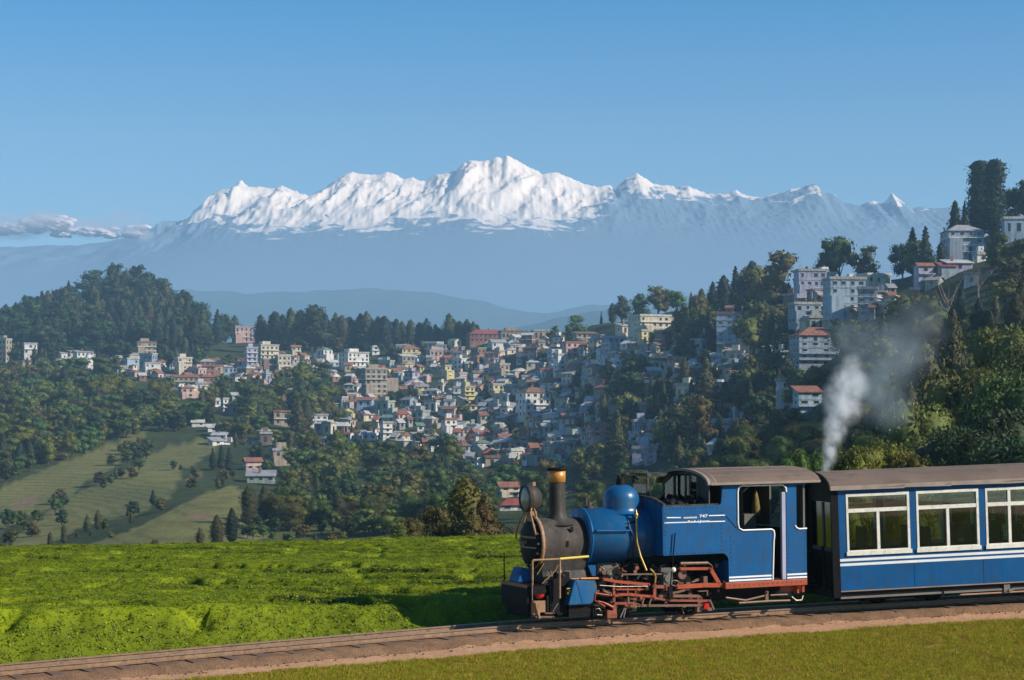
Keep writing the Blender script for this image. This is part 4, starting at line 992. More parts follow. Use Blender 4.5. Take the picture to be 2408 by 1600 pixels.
# landmark houses: x, foot, width, height, wall, roof, roof kind, yaw, label, separate windows, floors
LAND = [
 (8,852,30,52,'tan stone','flat concrete','flat',-20,'stone house cut by the frame edge under the wooded hill',0,4),
 (70,846,30,36,'white','flat concrete','flat',25,'white three-storey house under the wooded hill, second from the frame edge',0,3),
 (150,842,34,18,'white','pale tin','gable',15,None,0,2),(196,852,40,26,'white','grey tin','shed',30,None,0,2),(212,872,28,26,'white','flat concrete','flat',30,None,0,2),
 (343,835,44,28,'tan stone','brown','flat',20,'long tan stone house on the path under the wooded hill',0,3),
 (357,880,36,24,'white','flat concrete','flat',20,'pinkish white house standing alone below the wooded hill',0,2),
 (431,878,34,34,'cream','pale tin','flat',28,'bright cream four-storey block left of the big stone house',0,4),
 (436,910,58,26,'tan stone','rust red','shed',15,'tan terrace house below the bright cream block',0,2),(438,936,30,22,'pink','rust red','flat',25,'small pink house below the tan terrace house',0,2),
 (314,955,14,22,'white','flat concrete','flat',40,'narrow white house alone in the left forest',0,2),(528,968,14,28,'white','flat concrete','flat',40,'narrow white tower house above the tumbled white roofs',0,3),
 (570,806,42,36,'pink','grey tin','flat',22,'pinkish grey house on the ridge left of the tall conifer row',0,3),(486,772,26,24,'white','pale tin','gable',20,'little white house at the shoulder of the wooded hill',0,2),
 (627,858,46,44,'cream','flat concrete','flat',32,'big cream stone house with many windows below the conifer row',0,4),(590,872,26,52,'lavender','flat concrete','flat',25,'tall lavender white house beside the big cream stone house',0,5),
 (665,874,32,36,'cream','pale tin','flat',25,'cream house just right of the big cream stone house',0,3),(695,838,22,24,'cream','rust red','gable',20,'small tan orange house at the foot of the conifer row',0,2),
 (832,872,56,40,'white','flat concrete','flat',34,'bright white slab block with bluish shaded end below the conifers',0,4),(882,834,18,20,'white','pale tin','hip',20,'small white pavilion with pointed roof under the conifers',0,2),
 (880,938,52,68,'tan stone','flat concrete','flat',18,'tall stack of stone floors left of the yellow houses',0,6),
 (962,842,46,26,'yellow','rust red','hip',22,'long yellow house under the ridge conifers',0,2),(1050,892,18,30,'yellow','flat concrete','flat',38,'narrow bright yellow house among trees',0,3),(1022,850,32,24,'pink','grey tin','flat',22,'pale pink house right of the long yellow house',0,2),
 (1142,806,86,26,'brick red','red','hip',14,'long red house on the ridge right of the last conifers',0,2),(1100,800,40,18,'pink','rust red','gable',14,None,0,1),(1205,800,60,18,'tan stone','brown','flat',10,None,0,1),(1270,796,36,16,'tan stone','flat concrete','flat',10,None,0,1),
 (1100,950,26,38,'yellow','flat concrete','flat',30,'left one of two yellow blocks in the town middle',0,4),(1167,938,30,32,'yellow','flat concrete','flat',30,'right one of two yellow blocks in the town middle',0,3),
 (1146,992,40,20,'cream','rust red','gable',15,'cream house with bright rust roof below the yellow blocks',0,1),(1056,1024,30,36,'white','rust red','flat',25,'white house over a brick red base in the lower town',0,3),
 (908,1040,24,44,'white','flat concrete','flat',28,'white tower house at the lower left of the town',0,4),(1156,1078,46,18,'pink','red','hip',10,'low house with red roof at the foot of the town',0,1),(1192,1046,40,22,'white','rust red','gable',15,'white cottage with orange roof above the red roof',0,1),
 (1254,982,66,66,'white','brown','hip',26,'white and blue four-storey hotel with brown roof',1,4),(1316,882,24,46,'white','flat concrete','flat',38,'slim white tower house left of the beige flats',0,4),
 (1532,786,92,40,'cream','pale tin','flat',24,'long cream hotel on the crest of the ridge',1,3),(1512,824,20,44,'yellow','flat concrete','flat',35,'narrow yellow tower under the long cream hotel',0,4),(1448,832,54,40,'bluish grey','grey tin','shed',20,'bluish grey block left of the narrow yellow tower',0,3),
 (1410,1050,52,52,'pink','rust red','gable',15,'pink terrace with rust roof among dark trees',0,4),(1315,1078,60,34,'green grey','flat concrete','flat',20,'green grey block with flat yellow edged roof in the valley',1,3),(1518,1094,56,38,'lavender','grey tin','flat',-10,'lavender house in deep shade of the slope',0,3),
 (1376,806,50,24,'tan stone','brown','shed',12,None,0,2),(1345,842,46,34,'pink','rust red','flat',22,'pinkish stone house right of the slim white tower',0,3),
 (1716,822,60,82,'pale blue','rust red','flat',-8,'tall pale blue house with roof terrace on the shaded slope',1,6),(1760,792,44,22,'cream','pale tin','flat',25,None,0,1),
 (1918,862,104,84,'bluish grey','rust red','hip',8,'blue grey five-storey house with salmon roof left of the steam',1,5),
 (1905,700,66,60,'lavender','flat concrete','flat',5,'lavender house of the crest terrace, left end',1,3),(1892,762,64,44,'bluish grey','flat concrete','flat',10,'grey house with one white end wall below the crest terrace',1,3),
 (1985,752,84,92,'pale blue','flat concrete','flat',6,'large pale blue block of the crest terrace',1,5),(2040,748,44,66,'bluish grey','grey tin','flat',-12,'grey wing against the right side of the pale blue block',1,4),(2055,690,60,40,'cream','pale tin','flat',20,'cream house at the right end of the crest terrace',1,2),(1940,672,40,26,'white','pale tin','flat',20,'white house behind the crest terrace',0,2),(2092,650,36,34,'white','grey tin','flat',22,'white house beside the old pillar on the crest',0,2),
 (2172,684,36,62,'lavender','rust red','gable',10,'pale lavender house with rust gable behind the big cypress',1,3),
 (2262,612,84,76,'bluish grey','grey tin','hip',4,'blue grey house below the tall cypresses',1,4),(2298,588,30,22,'cream','brown','gable',25,'small cream gable below the tall cypresses',0,1),(2250,640,60,26,'lavender','pale tin','shed',5,None,0,1),
 (2392,560,66,42,'pale blue','pale tin','flat',-5,'pale hut with long windows on the far right hilltop',1,1),
 (1848,968,44,70,'white','flat concrete','flat',-4,'white blue house end left of the brown lean-to',1,4),(1898,972,56,58,'pale blue','rust red','shed',10,'pale blue house with brown lean-to roof by the steam',1,3),
 (1774,992,58,28,'lavender','rust red','hip',8,'low lavender house with rusty roof on the dark slope',1,1),(2085,845,50,16,'pink','rust red','gable',10,'low house with pink roof seen through the smoke',0,1),
 (594,1104,38,24,'pink','rust red','gable',20,'pinkish gable house above the long grey shed',0,2),(614,1134,64,22,'green grey','grey tin','shed',6,'long grey shed with a pale front wall among trees',1,1),(664,1094,52,34,'tan stone','grey tin','flat',18,'tan and white house right of the pinkish gable house',0,2),
 (1205,1200,70,22,'white','red','hip',10,'white bungalow with red roof just left of the headlamp',1,1),(1196,1168,50,30,'cream','rust red','gable',15,'cream house with rust gable above the red roofed bungalow',0,2),
 (500,1015,26,14,'white','pale tin','shed',20,None,0,1),(520,1035,36,16,'white','pale tin','gable',-15,None,0,1),(508,1046,30,14,'white','grey tin','shed',35,None,0,1),(465,1002,28,12,'white','pale tin','gable',10,None,0,1),(660,1000,40,30,'tan stone','rust red','flat',20,'tan house alone in the left middle forest',0,2),(745,1010,44,32,'white','grey tin','flat',20,None,0,3),(560,940,30,14,'white','pale tin','shed',15,None,0,1),
]
for (x, y, w, h, wl_, rf, rk, yw, lb, bg_, fl_) in LAND: make_house(x, y, w, h, wl_, rf, rk, yw, lb, bool(bg_), fl_)
TOWN = [
 ([(720,850),(900,840),(1110,815),(1300,795),(1420,800),(1560,790),(1620,860),(1500,910),(1440,1000),(1330,1090),(1120,1100),(1000,1060),(850,1045),(740,1020),(800,920)], 210, (15,36), 1.0),
 ([(0,836),(240,842),(470,850),(720,840),(740,900),(420,930),(230,872),(0,870)], 26, (18,34), 1.0),
 ([(480,950),(760,930),(800,1060),(600,1090)], 8, (18,34), 1.0),
 ([(1440,860),(1700,830),(1780,860),(1740,1080),(1440,1080)], 24, (26,54), 1.0),
 ([(1860,700),(2080,660),(2110,745),(1870,790)], 13, (20,38), 1.0),
 ([(2110,640),(2190,580),(2320,570),(2330,670),(2130,700)], 9, (20,38), 1.0),
 ([(1660,740),(1790,720),(1860,760),(1850,880),(1680,860)], 8, (22,40), 1.0),
]
TIN = ['grey tin','pale tin','rust red','brown','flat concrete','red','grey tin','pale tin','green tin']
for poly, n, (w0, w1), _ in TOWN:
    xs_ = [p[0] for p in poly]; ys_ = [p[1] for p in poly]; k = 0; tries = 0
    while k < n and tries < 6000:
        tries += 1
        x, y = rng.uniform(min(xs_), max(xs_)), rng.uniform(min(ys_), max(ys_))
        if not inpoly(np.array(x), np.array(y), poly): continue
        w = rng.uniform(w0, w1); h = w*rng.uniform(0.45, 1.1)
        bad = False
        for (x0, x1, y0, y1, big) in HOUSE_RECTS:
            if abs((x0+x1)/2-x) < (w+x1-x0)*0.36 and abs(y1-y) < 7: bad = True
            if big and y > y1-1 and x+w*0.45 > x0 and x-w*0.45 < x1 and y-h < y1-0.3*(y1-y0): bad = True
        if bad or vnoise(np.array(x/55.), np.array(y/32.), 99) < 0.25: continue
        wl_ = ['white','white','cream','tan stone','grey','pale blue','weathered brown','pink','yellow','lavender','bluish grey','brick red','green grey','white','cream'][rng.integers(15)]
        rk = ['flat','gable','shed','flat','hip'][rng.integers(5)]
        rf = 'flat concrete' if rk == 'flat' and rng.random() < .6 else TIN[rng.integers(len(TIN))]
        if make_house(x, y, w, h, wl_, rf, rk, rng.uniform(-55, 40)): k += 1
# beyond the individually built houses: the small far roofs and walls packed between them, one mass
def packed_houses(n):
    keys = ['white','cream','tan stone','grey','pale blue','pink','brick red','yellow']; rk = ['grey tin','pale tin','rust red','brown','flat concrete']
    mats = [MW[k] for k in keys]+[MR[k] for k in rk]+[M_PANE]; mb = MB(); made = 0; tries = 0
    reg = [(TOWN[0][0], 1.0), (TOWN[1][0], 0.10), (TOWN[3][0], 0.12), (TOWN[4][0], 0.05)]
    while made < n and tries < 20000:
        tries += 1
        u = rng.random(); poly = reg[0][0] if u < 0.60 else reg[1][0] if u < 0.82 else reg[2][0] if u < 0.95 else reg[3][0]
        x, y = rng.uniform(min(p[0] for p in poly), max(p[0] for p in poly)), rng.uniform(min(p[1] for p in poly), max(p[1] for p in poly))
        if not inpoly(np.array(x), np.array(y), poly) or vnoise(np.array(x/45.), np.array(y/26.), 98) < 0.28: continue
        wp = rng.uniform(7, 19); hp = wp*rng.uniform(0.4, 1.0)
        if any(big and y > y1-1 and x+wp*0.5 > x0 and x-wp*0.5 < x1 and y-hp < y1-0.4*(y1-y0) for (x0,x1,y0,y1,big) in HOUSE_RECTS): continue
        p = ground_at(x, y)
        if p is None: continue
        k = p.y/F; w, h, d = wp*k, max(2.4, hp*k), rng.uniform(4, 8); M4 = Matrix.Translation(p) @ Matrix.Rotation(R(rng.uniform(-55,45)), 4, 'Z')
        def bx(a, b, c_, d_, e, f_, m):
            v = [M4 @ Vector(q) for q in ((a,c_,e),(b,c_,e),(b,d_,e),(a,d_,e),(a,c_,f_),(b,c_,f_),(b,d_,f_),(a,d_,f_))]
            mb.add(v, [(3,2,1,0),(4,5,6,7),(0,1,5,4),(1,2,6,5),(2,3,7,6),(3,0,4,7)], m)
        wm = int(rng.integers(len(keys))) if rng.random() < .55 else int(rng.integers(2)); rm = len(keys)+int(rng.integers(len(rk)))
        bx(-w/2, w/2, -d/2, d/2, -5, h, wm)
        if rng.random() < 0.5: bx(-w/2-.4, w/2+.4, -d/2-.4, d/2+.4, h+.003, h+.3, rm)
        else:
            v = [M4 @ Vector(q) for q in ((-w/2-.4,-d/2-.4,h-.1),(w/2+.4,-d/2-.4,h-.1),(w/2+.4,d/2+.4,h-.1),(-w/2-.4,d/2+.4,h-.1),(-w/2-.4,0,h+1.5),(w/2+.4,0,h+1.5))]
            mb.add(v, [(0,1,5,4),(2,3,4,5),(1,2,5),(3,0,4),(3,2,1,0)], rm)
        for i in range(max(1, int(h/2.9))):
            for j in range(max(1, int(w/2.2))):
                c_ = -w/2+(j+.5)*w/max(1,int(w/2.2)); bx(c_-.45, c_+.45, -d/2-.05, -d/2+.02, i*2.9+.9, i*2.9+2.1, len(mats)-1)
            bx(w/2-.02, w/2+.05, -.5, .5, i*2.9+.9, i*2.9+2.1, len(mats)-1)
        made += 1
    tag(mb.build('packed_houses', mats, None, fix=False), 'small packed houses of many colours filling the gaps of the hill town', 'houses', kind='stuff')
packed_houses(560)
def label_houses():
    def zone(x, y):
        if x < 480: c = 'under the wooded hill'
        elif x < 760: c = 'left of the town'
        elif x < 1010: c = 'left town edge'
        elif x < 1200: c = 'by the yellow blocks'
        elif x < 1420: c = 'around the blue hotel'
        elif x < 1800: c = 'under the cream hotel'
        elif x < 2120: c = 'on the crest terrace'
        else: c = 'below the tall cypresses'
        r = 'top row' if y < 845 else 'upper rows' if y < 900 else 'middle rows' if y < 960 else 'lower rows' if y < 1030 else 'lowest row'
        return (r+' '+c) if x < 1800 else c
    seen = {}
    for h in HOUSES:
        o, px, py, fl, wall, roof, rk, label = h
        if label: o['label'] = label if len(label.split()) >= 4 else label+' house'; continue
        n = ('one','two','three','four','five','six','seven')[min(fl,7)-1]
        rfw = 'flat roof' if roof == 'flat concrete' else roof+' roof'
        seen.setdefault((n, wall, rfw, zone(px, py)), []).append((px, o))
    for (n, wall, rfw, z), L_ in seen.items():
        L_.sort(key=lambda q: q[0])
        for i, (px, o) in enumerate(L_):
            wall = wall.replace('weathered ', '')
            o['label'] = f'{n}-storey {wall} house, {rfw}, {z}' + ('' if len(L_) == 1 else f', {ORD[i]} from left')
# old pillar on the crest
p = ground_at(2055, 655)
if p:
    k = p.y/F; pl = empty('pillar_monument', Matrix.Translation(p))
    q = MB(); q.box(-9*k, 9*k, -9*k, 9*k, -3, 8*k); q.build('base', MW['cream'], pl)
    q = MB(); q.tube([(0,0,8*k+0.003),(0,0,40*k)], [5*k,4.4*k], 12); q.build('column', MW['white'], pl)
    q = MB(); q.box(-7*k, 7*k, -7*k, 7*k, 40*k+0.003, 44*k); q.tube([(0,0,44*k+0.003),(0,0,48*k)], [4*k,1*k], 8); q.build('capital', MW['white'], pl)
    tag(pl, 'white pillar with a capital between trees on the crest', 'monument')
# ------------------------------------------------------------------ train: materials
P_BLUE = paint('engine_blue', (0.0005,0.078,0.225), 0.40, var=0.16, scale=1.6, dirt=(0.02,0.05,0.09), dirt_amt=0.12, bump=0.10, bscale=7, spec=0.25, streak=0.13)
P_BLUEL = paint('boiler_blue', (0.002,0.088,0.225), 0.30, var=0.14, scale=2.0, dirt=(0.06,0.09,0.13), dirt_amt=0.2, bump=0.08, bscale=8, spec=0.5, streak=0.12)
P_WHITE = paint('white_lining', (0.78,0.78,0.76), 0.4, var=0.10, scale=4)
P_CREAM = paint('cream_window_frame', (0.76,0.73,0.63), 0.45, var=0.14, scale=5, dirt=(0.4,0.34,0.24), dirt_amt=0.15)
P_RED = paint('red_frame', (0.34,0.055,0.012), 0.45, var=0.22, scale=4, dirt=(0.16,0.045,0.02), dirt_amt=0.25)
P_ROD = paint('oily_red_rod', (0.25,0.065,0.034), 0.4, var=0.35, scale=9, dirt=(0.10,0.045,0.03), dirt_amt=0.4)
P_BROWN = paint('brown_steel_rod', (0.165,0.092,0.062), 0.4, var=0.35, scale=9, dirt=(0.08,0.05,0.035), dirt_amt=0.4)
P_STEEL = paint('worn_steel', (0.30,0.26,0.22), 0.35, metal=0.6, var=0.35, scale=10)
P_SOOT = paint('sooty_smokebox', (0.036,0.030,0.025), 0.62, var=0.35, scale=3, dirt=(0.075,0.055,0.04), dirt_amt=0.4, bump=0.2, bscale=22, streak=0.4)
P_BLACK = paint('black_underframe', (0.006,0.006,0.007), 0.6, var=0.4, scale=6, dirt=(0.022,0.017,0.013), dirt_amt=0.3, spec=0.12)
P_COPPER = paint('copper_cap', (0.50,0.215,0.045), 0.42, metal=0.15, var=0.22, scale=7)
P_BRASS = paint('brass', (0.36,0.24,0.06), 0.4, metal=0.5, var=0.25, scale=9)
P_YELLOW = paint('yellow_rail', (0.70,0.50,0.06), 0.5, var=0.15, scale=7)
P_RUSTY = paint('rusty_tube', (0.30,0.17,0.085), 0.65, var=0.35, scale=9, dirt=(0.13,0.06,0.03), dirt_amt=0.4)
P_ROOF = paint('weathered_roof', (0.165,0.120,0.095), 0.85, var=0.22, scale=0.9, dirt=(0.105,0.078,0.062), dirt_amt=0.45, bump=0.3, bscale=7, spec=0.2)
P_EDGE = paint('roof_edge', (0.25,0.195,0.16), 0.8, var=0.25, scale=4)
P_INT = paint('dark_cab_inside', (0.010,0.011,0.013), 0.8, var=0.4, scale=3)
P_GREYIN = paint('grey_cab_lockers', (0.10,0.10,0.09), 0.7, var=0.3, scale=4)
P_SEAT = paint('blue_seat', (0.008,0.045,0.11), 0.6, var=0.2, scale=5)
P_SOLE = paint('dusty_sole_bar', (0.17,0.155,0.13), 0.75, var=0.3, scale=3)
P_LAMPRED = paint('red_lamp', (0.45,0.02,0.015), 0.2, var=0.15, scale=9)
P_LENS = paint('lamp_glass', (0.12,0.135,0.13), 0.12, var=0.15, scale=3)
P_COAT = paint('olive_coat', (0.16,0.12,0.03), 0.9, var=0.4, scale=9)
P_GLASS = glassmat('carriage_glass', (0.80,0.86,0.82), 0.03)
P_GLASSG = glassmat('greenish_cab_glass', (0.50,0.60,0.54), 0.07, 0.08)
P_WOOD = paint('sleeper_wood', (0.155,0.092,0.055), 0.85, var=0.35, scale=5, dirt=(0.05,0.03,0.02), dirt_amt=0.4, bump=0.3, bscale=20)
P_RAIL = paint('rusty_rail', (0.25,0.15,0.085), 0.55, var=0.3, scale=6, dirt=(0.09,0.05,0.03), dirt_amt=0.4)
P_RAILTOP = paint('worn_rail_top', (0.34,0.25,0.17), 0.35, metal=0.4, var=0.25, scale=8)

def frame_matrix(o, yaw, g):
    a, b = R(yaw), math.atan(g)
    d = Vector((math.cos(a)*math.cos(b), math.sin(a)*math.cos(b), math.sin(b))); n = Vector((math.sin(a), -math.cos(a), 0)); w = d.cross(-n)
    m = Matrix((d, -n, w)).transposed().to_4x4(); m.translation = o
    return m
# ------------------------------------------------------------------ railway track: two rails and every sleeper
trk = tag(empty('railway_track'), kind='structure')
def rail_mesh(off):
    prof = [(-0.050,-0.098),(0.050,-0.098),(0.050,-0.088),(0.010,-0.076),(0.009,-0.032),(0.027,-0.024),(0.027,-0.004),(0.022,0.0),(-0.022,0.0),(-0.027,-0.004),(-0.027,-0.024),(-0.009,-0.032),(-0.010,-0.076),(-0.050,-0.088)]
    mb = MB(); ss = np.arange(-22, 32.01, 0.4); k = len(prof); V = []
    for s_ in ss:
        p, t, n = track(s_)
        for a, b in prof: V.append(p + n*(off+a) + Vector((0,0,b)))
    Fc = []; Mi = []
    for i in range(len(ss)-1):
        for j in range(k):
            Fc.append((i*k+j, i*k+(j+1)%k, (i+1)*k+(j+1)%k, (i+1)*k+j)); Mi.append(1 if j in (6,7,8) else 0)
    for f_, q in zip(Fc, Mi): mb.F.append(f_); mb.M.append(q); mb.S.append(False)
    mb.V = [tuple(v) for v in V]
    return mb
for off in (0.305, -0.305): rail_mesh(off).build('rail', [P_RAIL, P_RAILTOP], trk)
sm = MB(); sm.prism([(-0.70,-0.2),(0.70,-0.2),(0.69,-0.102),(-0.69,-0.102)], -0.095, 0.095)
sm_mesh = sm.mesh('sleeper', [P_WOOD])
s_ = -21.5
while s_ < 26:
    p, t, n = track(s_)
    o = bpy.data.objects.new('sleeper', sm_mesh); COL.objects.link(o); o.parent = trk
    h_ = math.atan2(t.y, t.x) - math.pi/2 + rng.normal(0, 0.025)
    o.matrix_world = Matrix.Translation(p + n*(0.10+rng.normal(0,0.05)) + Vector((0,0,rng.uniform(-0.004,0.006)))) @ Matrix.Rotation(h_, 4, 'Z') @ Matrix.Diagonal((1, rng.uniform(0.85,1.15), 1, 1))
    s_ += 0.56 + rng.uniform(-0.05, 0.05)
pst = MB()                                            # loose clods and stones by the sleeper ends
for i in range(700):
    s_ = rng.uniform(-20, 24); v_ = 0.98 + abs(rng.normal(0, 0.16)); p, t, n = track(s_)
    blob(pst, (p + n*v_ + Vector((0,0,-0.205))), (rng.uniform(.008,.03), rng.uniform(.008,.03), rng.uniform(.006,.02)), rng, 0, 1, 0.3)
tag(pst.build('gravel', M_BED, fix=False), kind='stuff')

# ------------------------------------------------------------------ locomotive (x along the track from the chimney, y away from the lawn, z above the rail)
loco = empty('steam_locomotive', frame_matrix(Vector((106/F*34.8, 34.8, 0)), 24, 0.012))
tag(loco, 'small blue steam locomotive with black chimney, copper band and big headlamp', 'locomotive')
def part(mb, name, mats, parent=None, bevel=0, label=None, fix=True):
    o = mb.build(name, mats, parent or loco, fix, bevel)
    if label: o['label'] = label
    return o
X_ = (1,0,0)
BR, BZ = 0.52, 1.46
# smokebox with flared saddle and chimney base
q = MB(); q.lathe((-0.50,0,1.40), X_, [(0,0.44),(0.05,0.455),(0.06,0.42),(0.95,0.42),(0.95,0.0)], 40)
prof = [(-0.40,0.36),(-0.40,1.15),(-0.30,0.92),(-0.36,0.74),(0.36,0.74),(0.30,0.92),(0.40,1.15)]
q.prism([(-0.36,0.70),(0.36,0.70),(0.30,0.90),(0.385,1.28),(-0.385,1.28),(-0.30,0.90)], -0.42, 0.42, ax='x')
sb = part(q, 'smokebox', P_SOOT)
q = MB(); q.lathe((-0.50,0,1.40), (-1,0,0), [(0.003,0.415),(0.02,0.40),(0.05,0.30),(0.07,0.15),(0.075,0.0)], 36)
sd = part(q, 'smokebox_door', P_BLACK, sb)
q = MB(); q.tube([(-0.56,-0.34,1.32),(-0.60,0.0,1.32),(-0.56,0.30,1.32)], 0.018, 6); q.tube([(-0.56,-0.34,1.50),(-0.60,0.0,1.50),(-0.56,0.30,1.50)], 0.018, 6)
q.tube([(-0.58,0,1.41),(-0.70,0,1.41)], 0.022, 8); q.tube([(-0.68,-0.10,1.36),(-0.68,0.10,1.46)], 0.012, 6)
part(q, 'door_hinge', P_RUSTY, sb)
q = MB()                                             # clips round the door rim
for i in range(14):
    a = 2*math.pi*i/14; c_ = Vector((-0.515, 0.40*math.cos(a), 1.40+0.40*math.sin(a))); q.bar(c_, c_+Vector((-0.035,0,0)), 0.05, 0.03)
o = part(q, 'door_clips', P_RUSTY, sb); o['kind'] = 'stuff'
q = MB()                                             # copper pipes wandering over the smokebox front
q.tube([(-0.55,-0.16,2.02),(-0.60,-0.22,1.92),(-0.58,-0.30,1.72),(-0.56,-0.36,1.55)], 0.020, 6)
part(q, 'front_pipe', P_RUSTY, sb)
q = MB(); q.tube([(-0.58,0.02,1.98),(-0.66,0.10,1.80),(-0.66,0.26,1.58),(-0.62,0.36,1.46)], 0.016, 6); q.tube([(-0.57,-0.05,2.0),(-0.63,0.0,1.75),(-0.64,0.05,1.66)], 0.016, 6); part(q, 'front_pipe', P_RUSTY, sb)
q = MB(); q.lathe((-0.50,0,1.40), X_, [(0.005,0.457),(0.005,0.475),(0.07,0.475),(0.07,0.425)], 40); part(q, 'front_ring', P_RUSTY, sb)
q = MB(); q.bar((0.12,-0.385,1.63), (0.12,-0.40,1.63), 0.05, 0.09); q.bar((0.02,-0.418,1.38), (0.02,-0.425,1.38), 0.05, 0.10); part(q, 'smokebox_lug', P_BLACK, sb)
q = MB(); q.lathe((0.03,0,1.70), (0,0,1), [(0,0.36),(0.04,0.27),(0.10,0.195),(0.18,0.158),(0.28,0.150),(0.80,0.140)], 28)
ch = part(q, 'chimney', P_SOOT)
q = MB(); q.lathe((0.03,0,2.50), (0,0,1), [(-0.045,0.142),(-0.042,0.150),(0.16,0.152),(0.163,0.14)], 28); part(q, 'copper_band', P_COPPER, ch)
q = MB(); q.lathe((0.03,0,2.663), (0,0,1), [(0,0.15),(0.003,0.178),(0.035,0.182),(0.05,0.165),(0.05,0.11),(-0.1,0.10)], 28); part(q, 'chimney_cap', P_BLACK, ch)
# headlamp
q = MB(); q.lathe((-0.60,0,2.18), X_, [(0.0,0.215),(-0.02,0.235),(0.0,0.245),(0.10,0.235),(0.20,0.205),(0.27,0.14),(0.30,0.0)], 32)
hl = part(q, 'headlamp', P_SOOT)
q = MB(); q.lathe((-0.60,0,2.18), (-1,0,0), [(-0.005,0.213),(0.004,0.21),(0.012,0.14),(0.016,0.0)], 32); part(q, 'lamp_glass', P_LENS, hl)
q = MB(); q.bar((-0.47,0,1.78), (-0.47,0,1.95), 0.14, 0.12, (0,1,0)); q.tube([(-0.42,-0.10,1.80),(-0.46,-0.12,1.93),(-0.50,-0.14,2.02)], 0.02, 6); q.bar((-0.44,-0.02,2.40), (-0.44,-0.02,2.47), 0.06, 0.06, (0,1,0)); part(q, 'lamp_bracket', P_RUSTY, hl)
# boiler
q = MB(); q.lathe((0.43,0,BZ), X_, [(0.0,0.0),(0.0,BR-0.012),(0.008,BR),(1.30,BR)], 48)
bo = part(q, 'boiler', P_BLUEL)
for u in (0.455, 1.20, 1.50):
    q = MB(); q.lathe((u,0,BZ), X_, [(0,BR+0.001),(0,BR+0.009),(0.035,BR+0.009),(0.035,BR+0.001)], 48); part(q, 'boiler_band', P_BLUE if u != 1.5 else P_BLUEL, bo)
q = MB(); q.tube([(0.52,-BR-0.045,1.60),(1.18,-BR-0.045,1.58)], 0.016, 8); q.bar((0.54,-BR+0.01,1.60), (0.54,-BR-0.05,1.60), 0.03, 0.03); q.bar((1.14,-BR+0.01,1.582), (1.14,-BR-0.05,1.582), 0.03, 0.03); part(q, 'handrail', P_BLUE, bo)
q = MB(); q.lathe((0.66,0,1.95), (0,0,1), [(0,0.09),(0.06,0.085),(0.06,0.05),(0.14,0.05)], 12); q.bar((0.60,0,2.02), (0.60,0,2.17), 0.04, 0.05, (0,1,0)); q.bar((0.70,0.02,2.06), (0.80,0.02,2.10), 0.05, 0.04); part(q, 'snifting_valve', P_SOOT, bo)
# front skirt under the boiler
q = MB(); q.prism([(0.45,0.98),(0.72,0.98),(0.66,0.80),(0.60,0.74),(0.52,0.80)], -0.36, -0.30); part(q, 'boiler_skirt', P_BLUE, bo)
# steam dome and safety valves
dm_z = 1.86
pr = [(0.0,0.40),(0.03,0.36),(0.07,0.335),(0.12,0.328),(0.26,0.328)] + [(0.26+0.27*math.sin(a), 0.328*math.cos(a)) for a in np.linspace(0.12, 1.57, 10)]
q = MB(); q.lathe((1.30,0,dm_z), (0,0,1), pr, 40); dm = part(q, 'steam_dome', P_BLUEL)
q = MB(); q.tube([(1.30,0,2.36),(1.30,0,2.50)], [0.10,0.075], 12); q.tube([(1.24,-0.05,2.48),(1.24,-0.05,2.55)], 0.035, 8); q.tube([(1.37,0.04,2.46),(1.37,0.04,2.57)], 0.035, 8); q.tube([(1.30,0,2.50),(1.58,0,2.55),(1.66,0,2.46)], 0.025, 6); sv = part(q, 'safety_valve', P_BLACK, dm)
# tank and bunker ahead of the cab, cab side sheets
def arc(cx, cz, r, a0, a1, n=5): return [(cx+r*math.cos(R(a)), cz+r*math.sin(R(a))) for a in np.linspace(a0, a1, n)]
side = [(1.68,1.13),(1.68,2.0),(2.80,2.0)] + arc(2.80,2.06,0.06,-90,0,4) + [(2.88,2.30),(2.87,2.37),(4.65,2.37),(4.65,2.325)] + [(4.47,2.325),(4.44,2.29),(4.44,1.58),(4.48,1.53),(4.65,1.53),(4.65,0.605),(4.22,0.605),(4.22,2.26)] + arc(4.15,2.26,0.07,0,90,4) + arc(3.28,2.25,0.08,90,180,5) + arc(3.30,1.63,0.10,180,270,5) + [(3.90,1.53)] + arc(3.90,1.47,0.06,90,-10,4) + [(3.945,1.36),(3.915,0.605),(3.0,0.605),(3.0,0.99)] + arc(2.86,0.99,0.14,0,90,6)
q = MB(); q.prism(side, -0.90, -0.872); cab = part(q, 'cab_side', P_BLUE, bevel=0.004)
q = MB(); q.prism(side, 0.872, 0.90); part(q, 'cab_side', P_BLUE, bevel=0.004)
q = MB(); q.box(1.682, 2.86, -0.871, 0.871, 1.132, 1.15); q.box(1.682, 2.84, -0.871, 0.871, 1.955, 1.975); q.prism([(-0.871,1.13),(0.871,1.13),(0.871,2.0),(0.80,2.03),(0.5,2.10),(0,2.13),(-0.5,2.10),(-0.80,2.03),(-0.871,2.0)], 1.681, 1.705, ax='x'); q.box(2.99, 3.0, -0.871, 0.871, 0.62, 0.99); q.prism([(-0.871,1.13),(0.871,1.13),(0.871,1.955),(-0.871,1.955)], 2.84, 2.86, ax='x')
part(q, 'side_tank', P_BLUE)
q = MB(); q.prism([(-0.90,2.004),(-0.80,2.04),(-0.5,2.11),(0,2.14),(0.5,2.11),(0.80,2.04),(0.90,2.004),(0.90,2.05),(0.5,2.15),(0,2.18),(-0.5,2.15),(-0.90,2.05)], 1.675, 1.74, ax='x'); q.box(1.741, 2.80, -0.902, -0.86, 2.003, 2.03); part(q, 'bunker_rim', P_SOOT)
q = MB()
for i in range(60): blob(q, (rng.uniform(1.8,2.7), rng.uniform(-.75,.75), 1.99+rng.uniform(0,.06)), tuple(rng.uniform(.05,.11,3)), rng, 0, 1, 0.3)
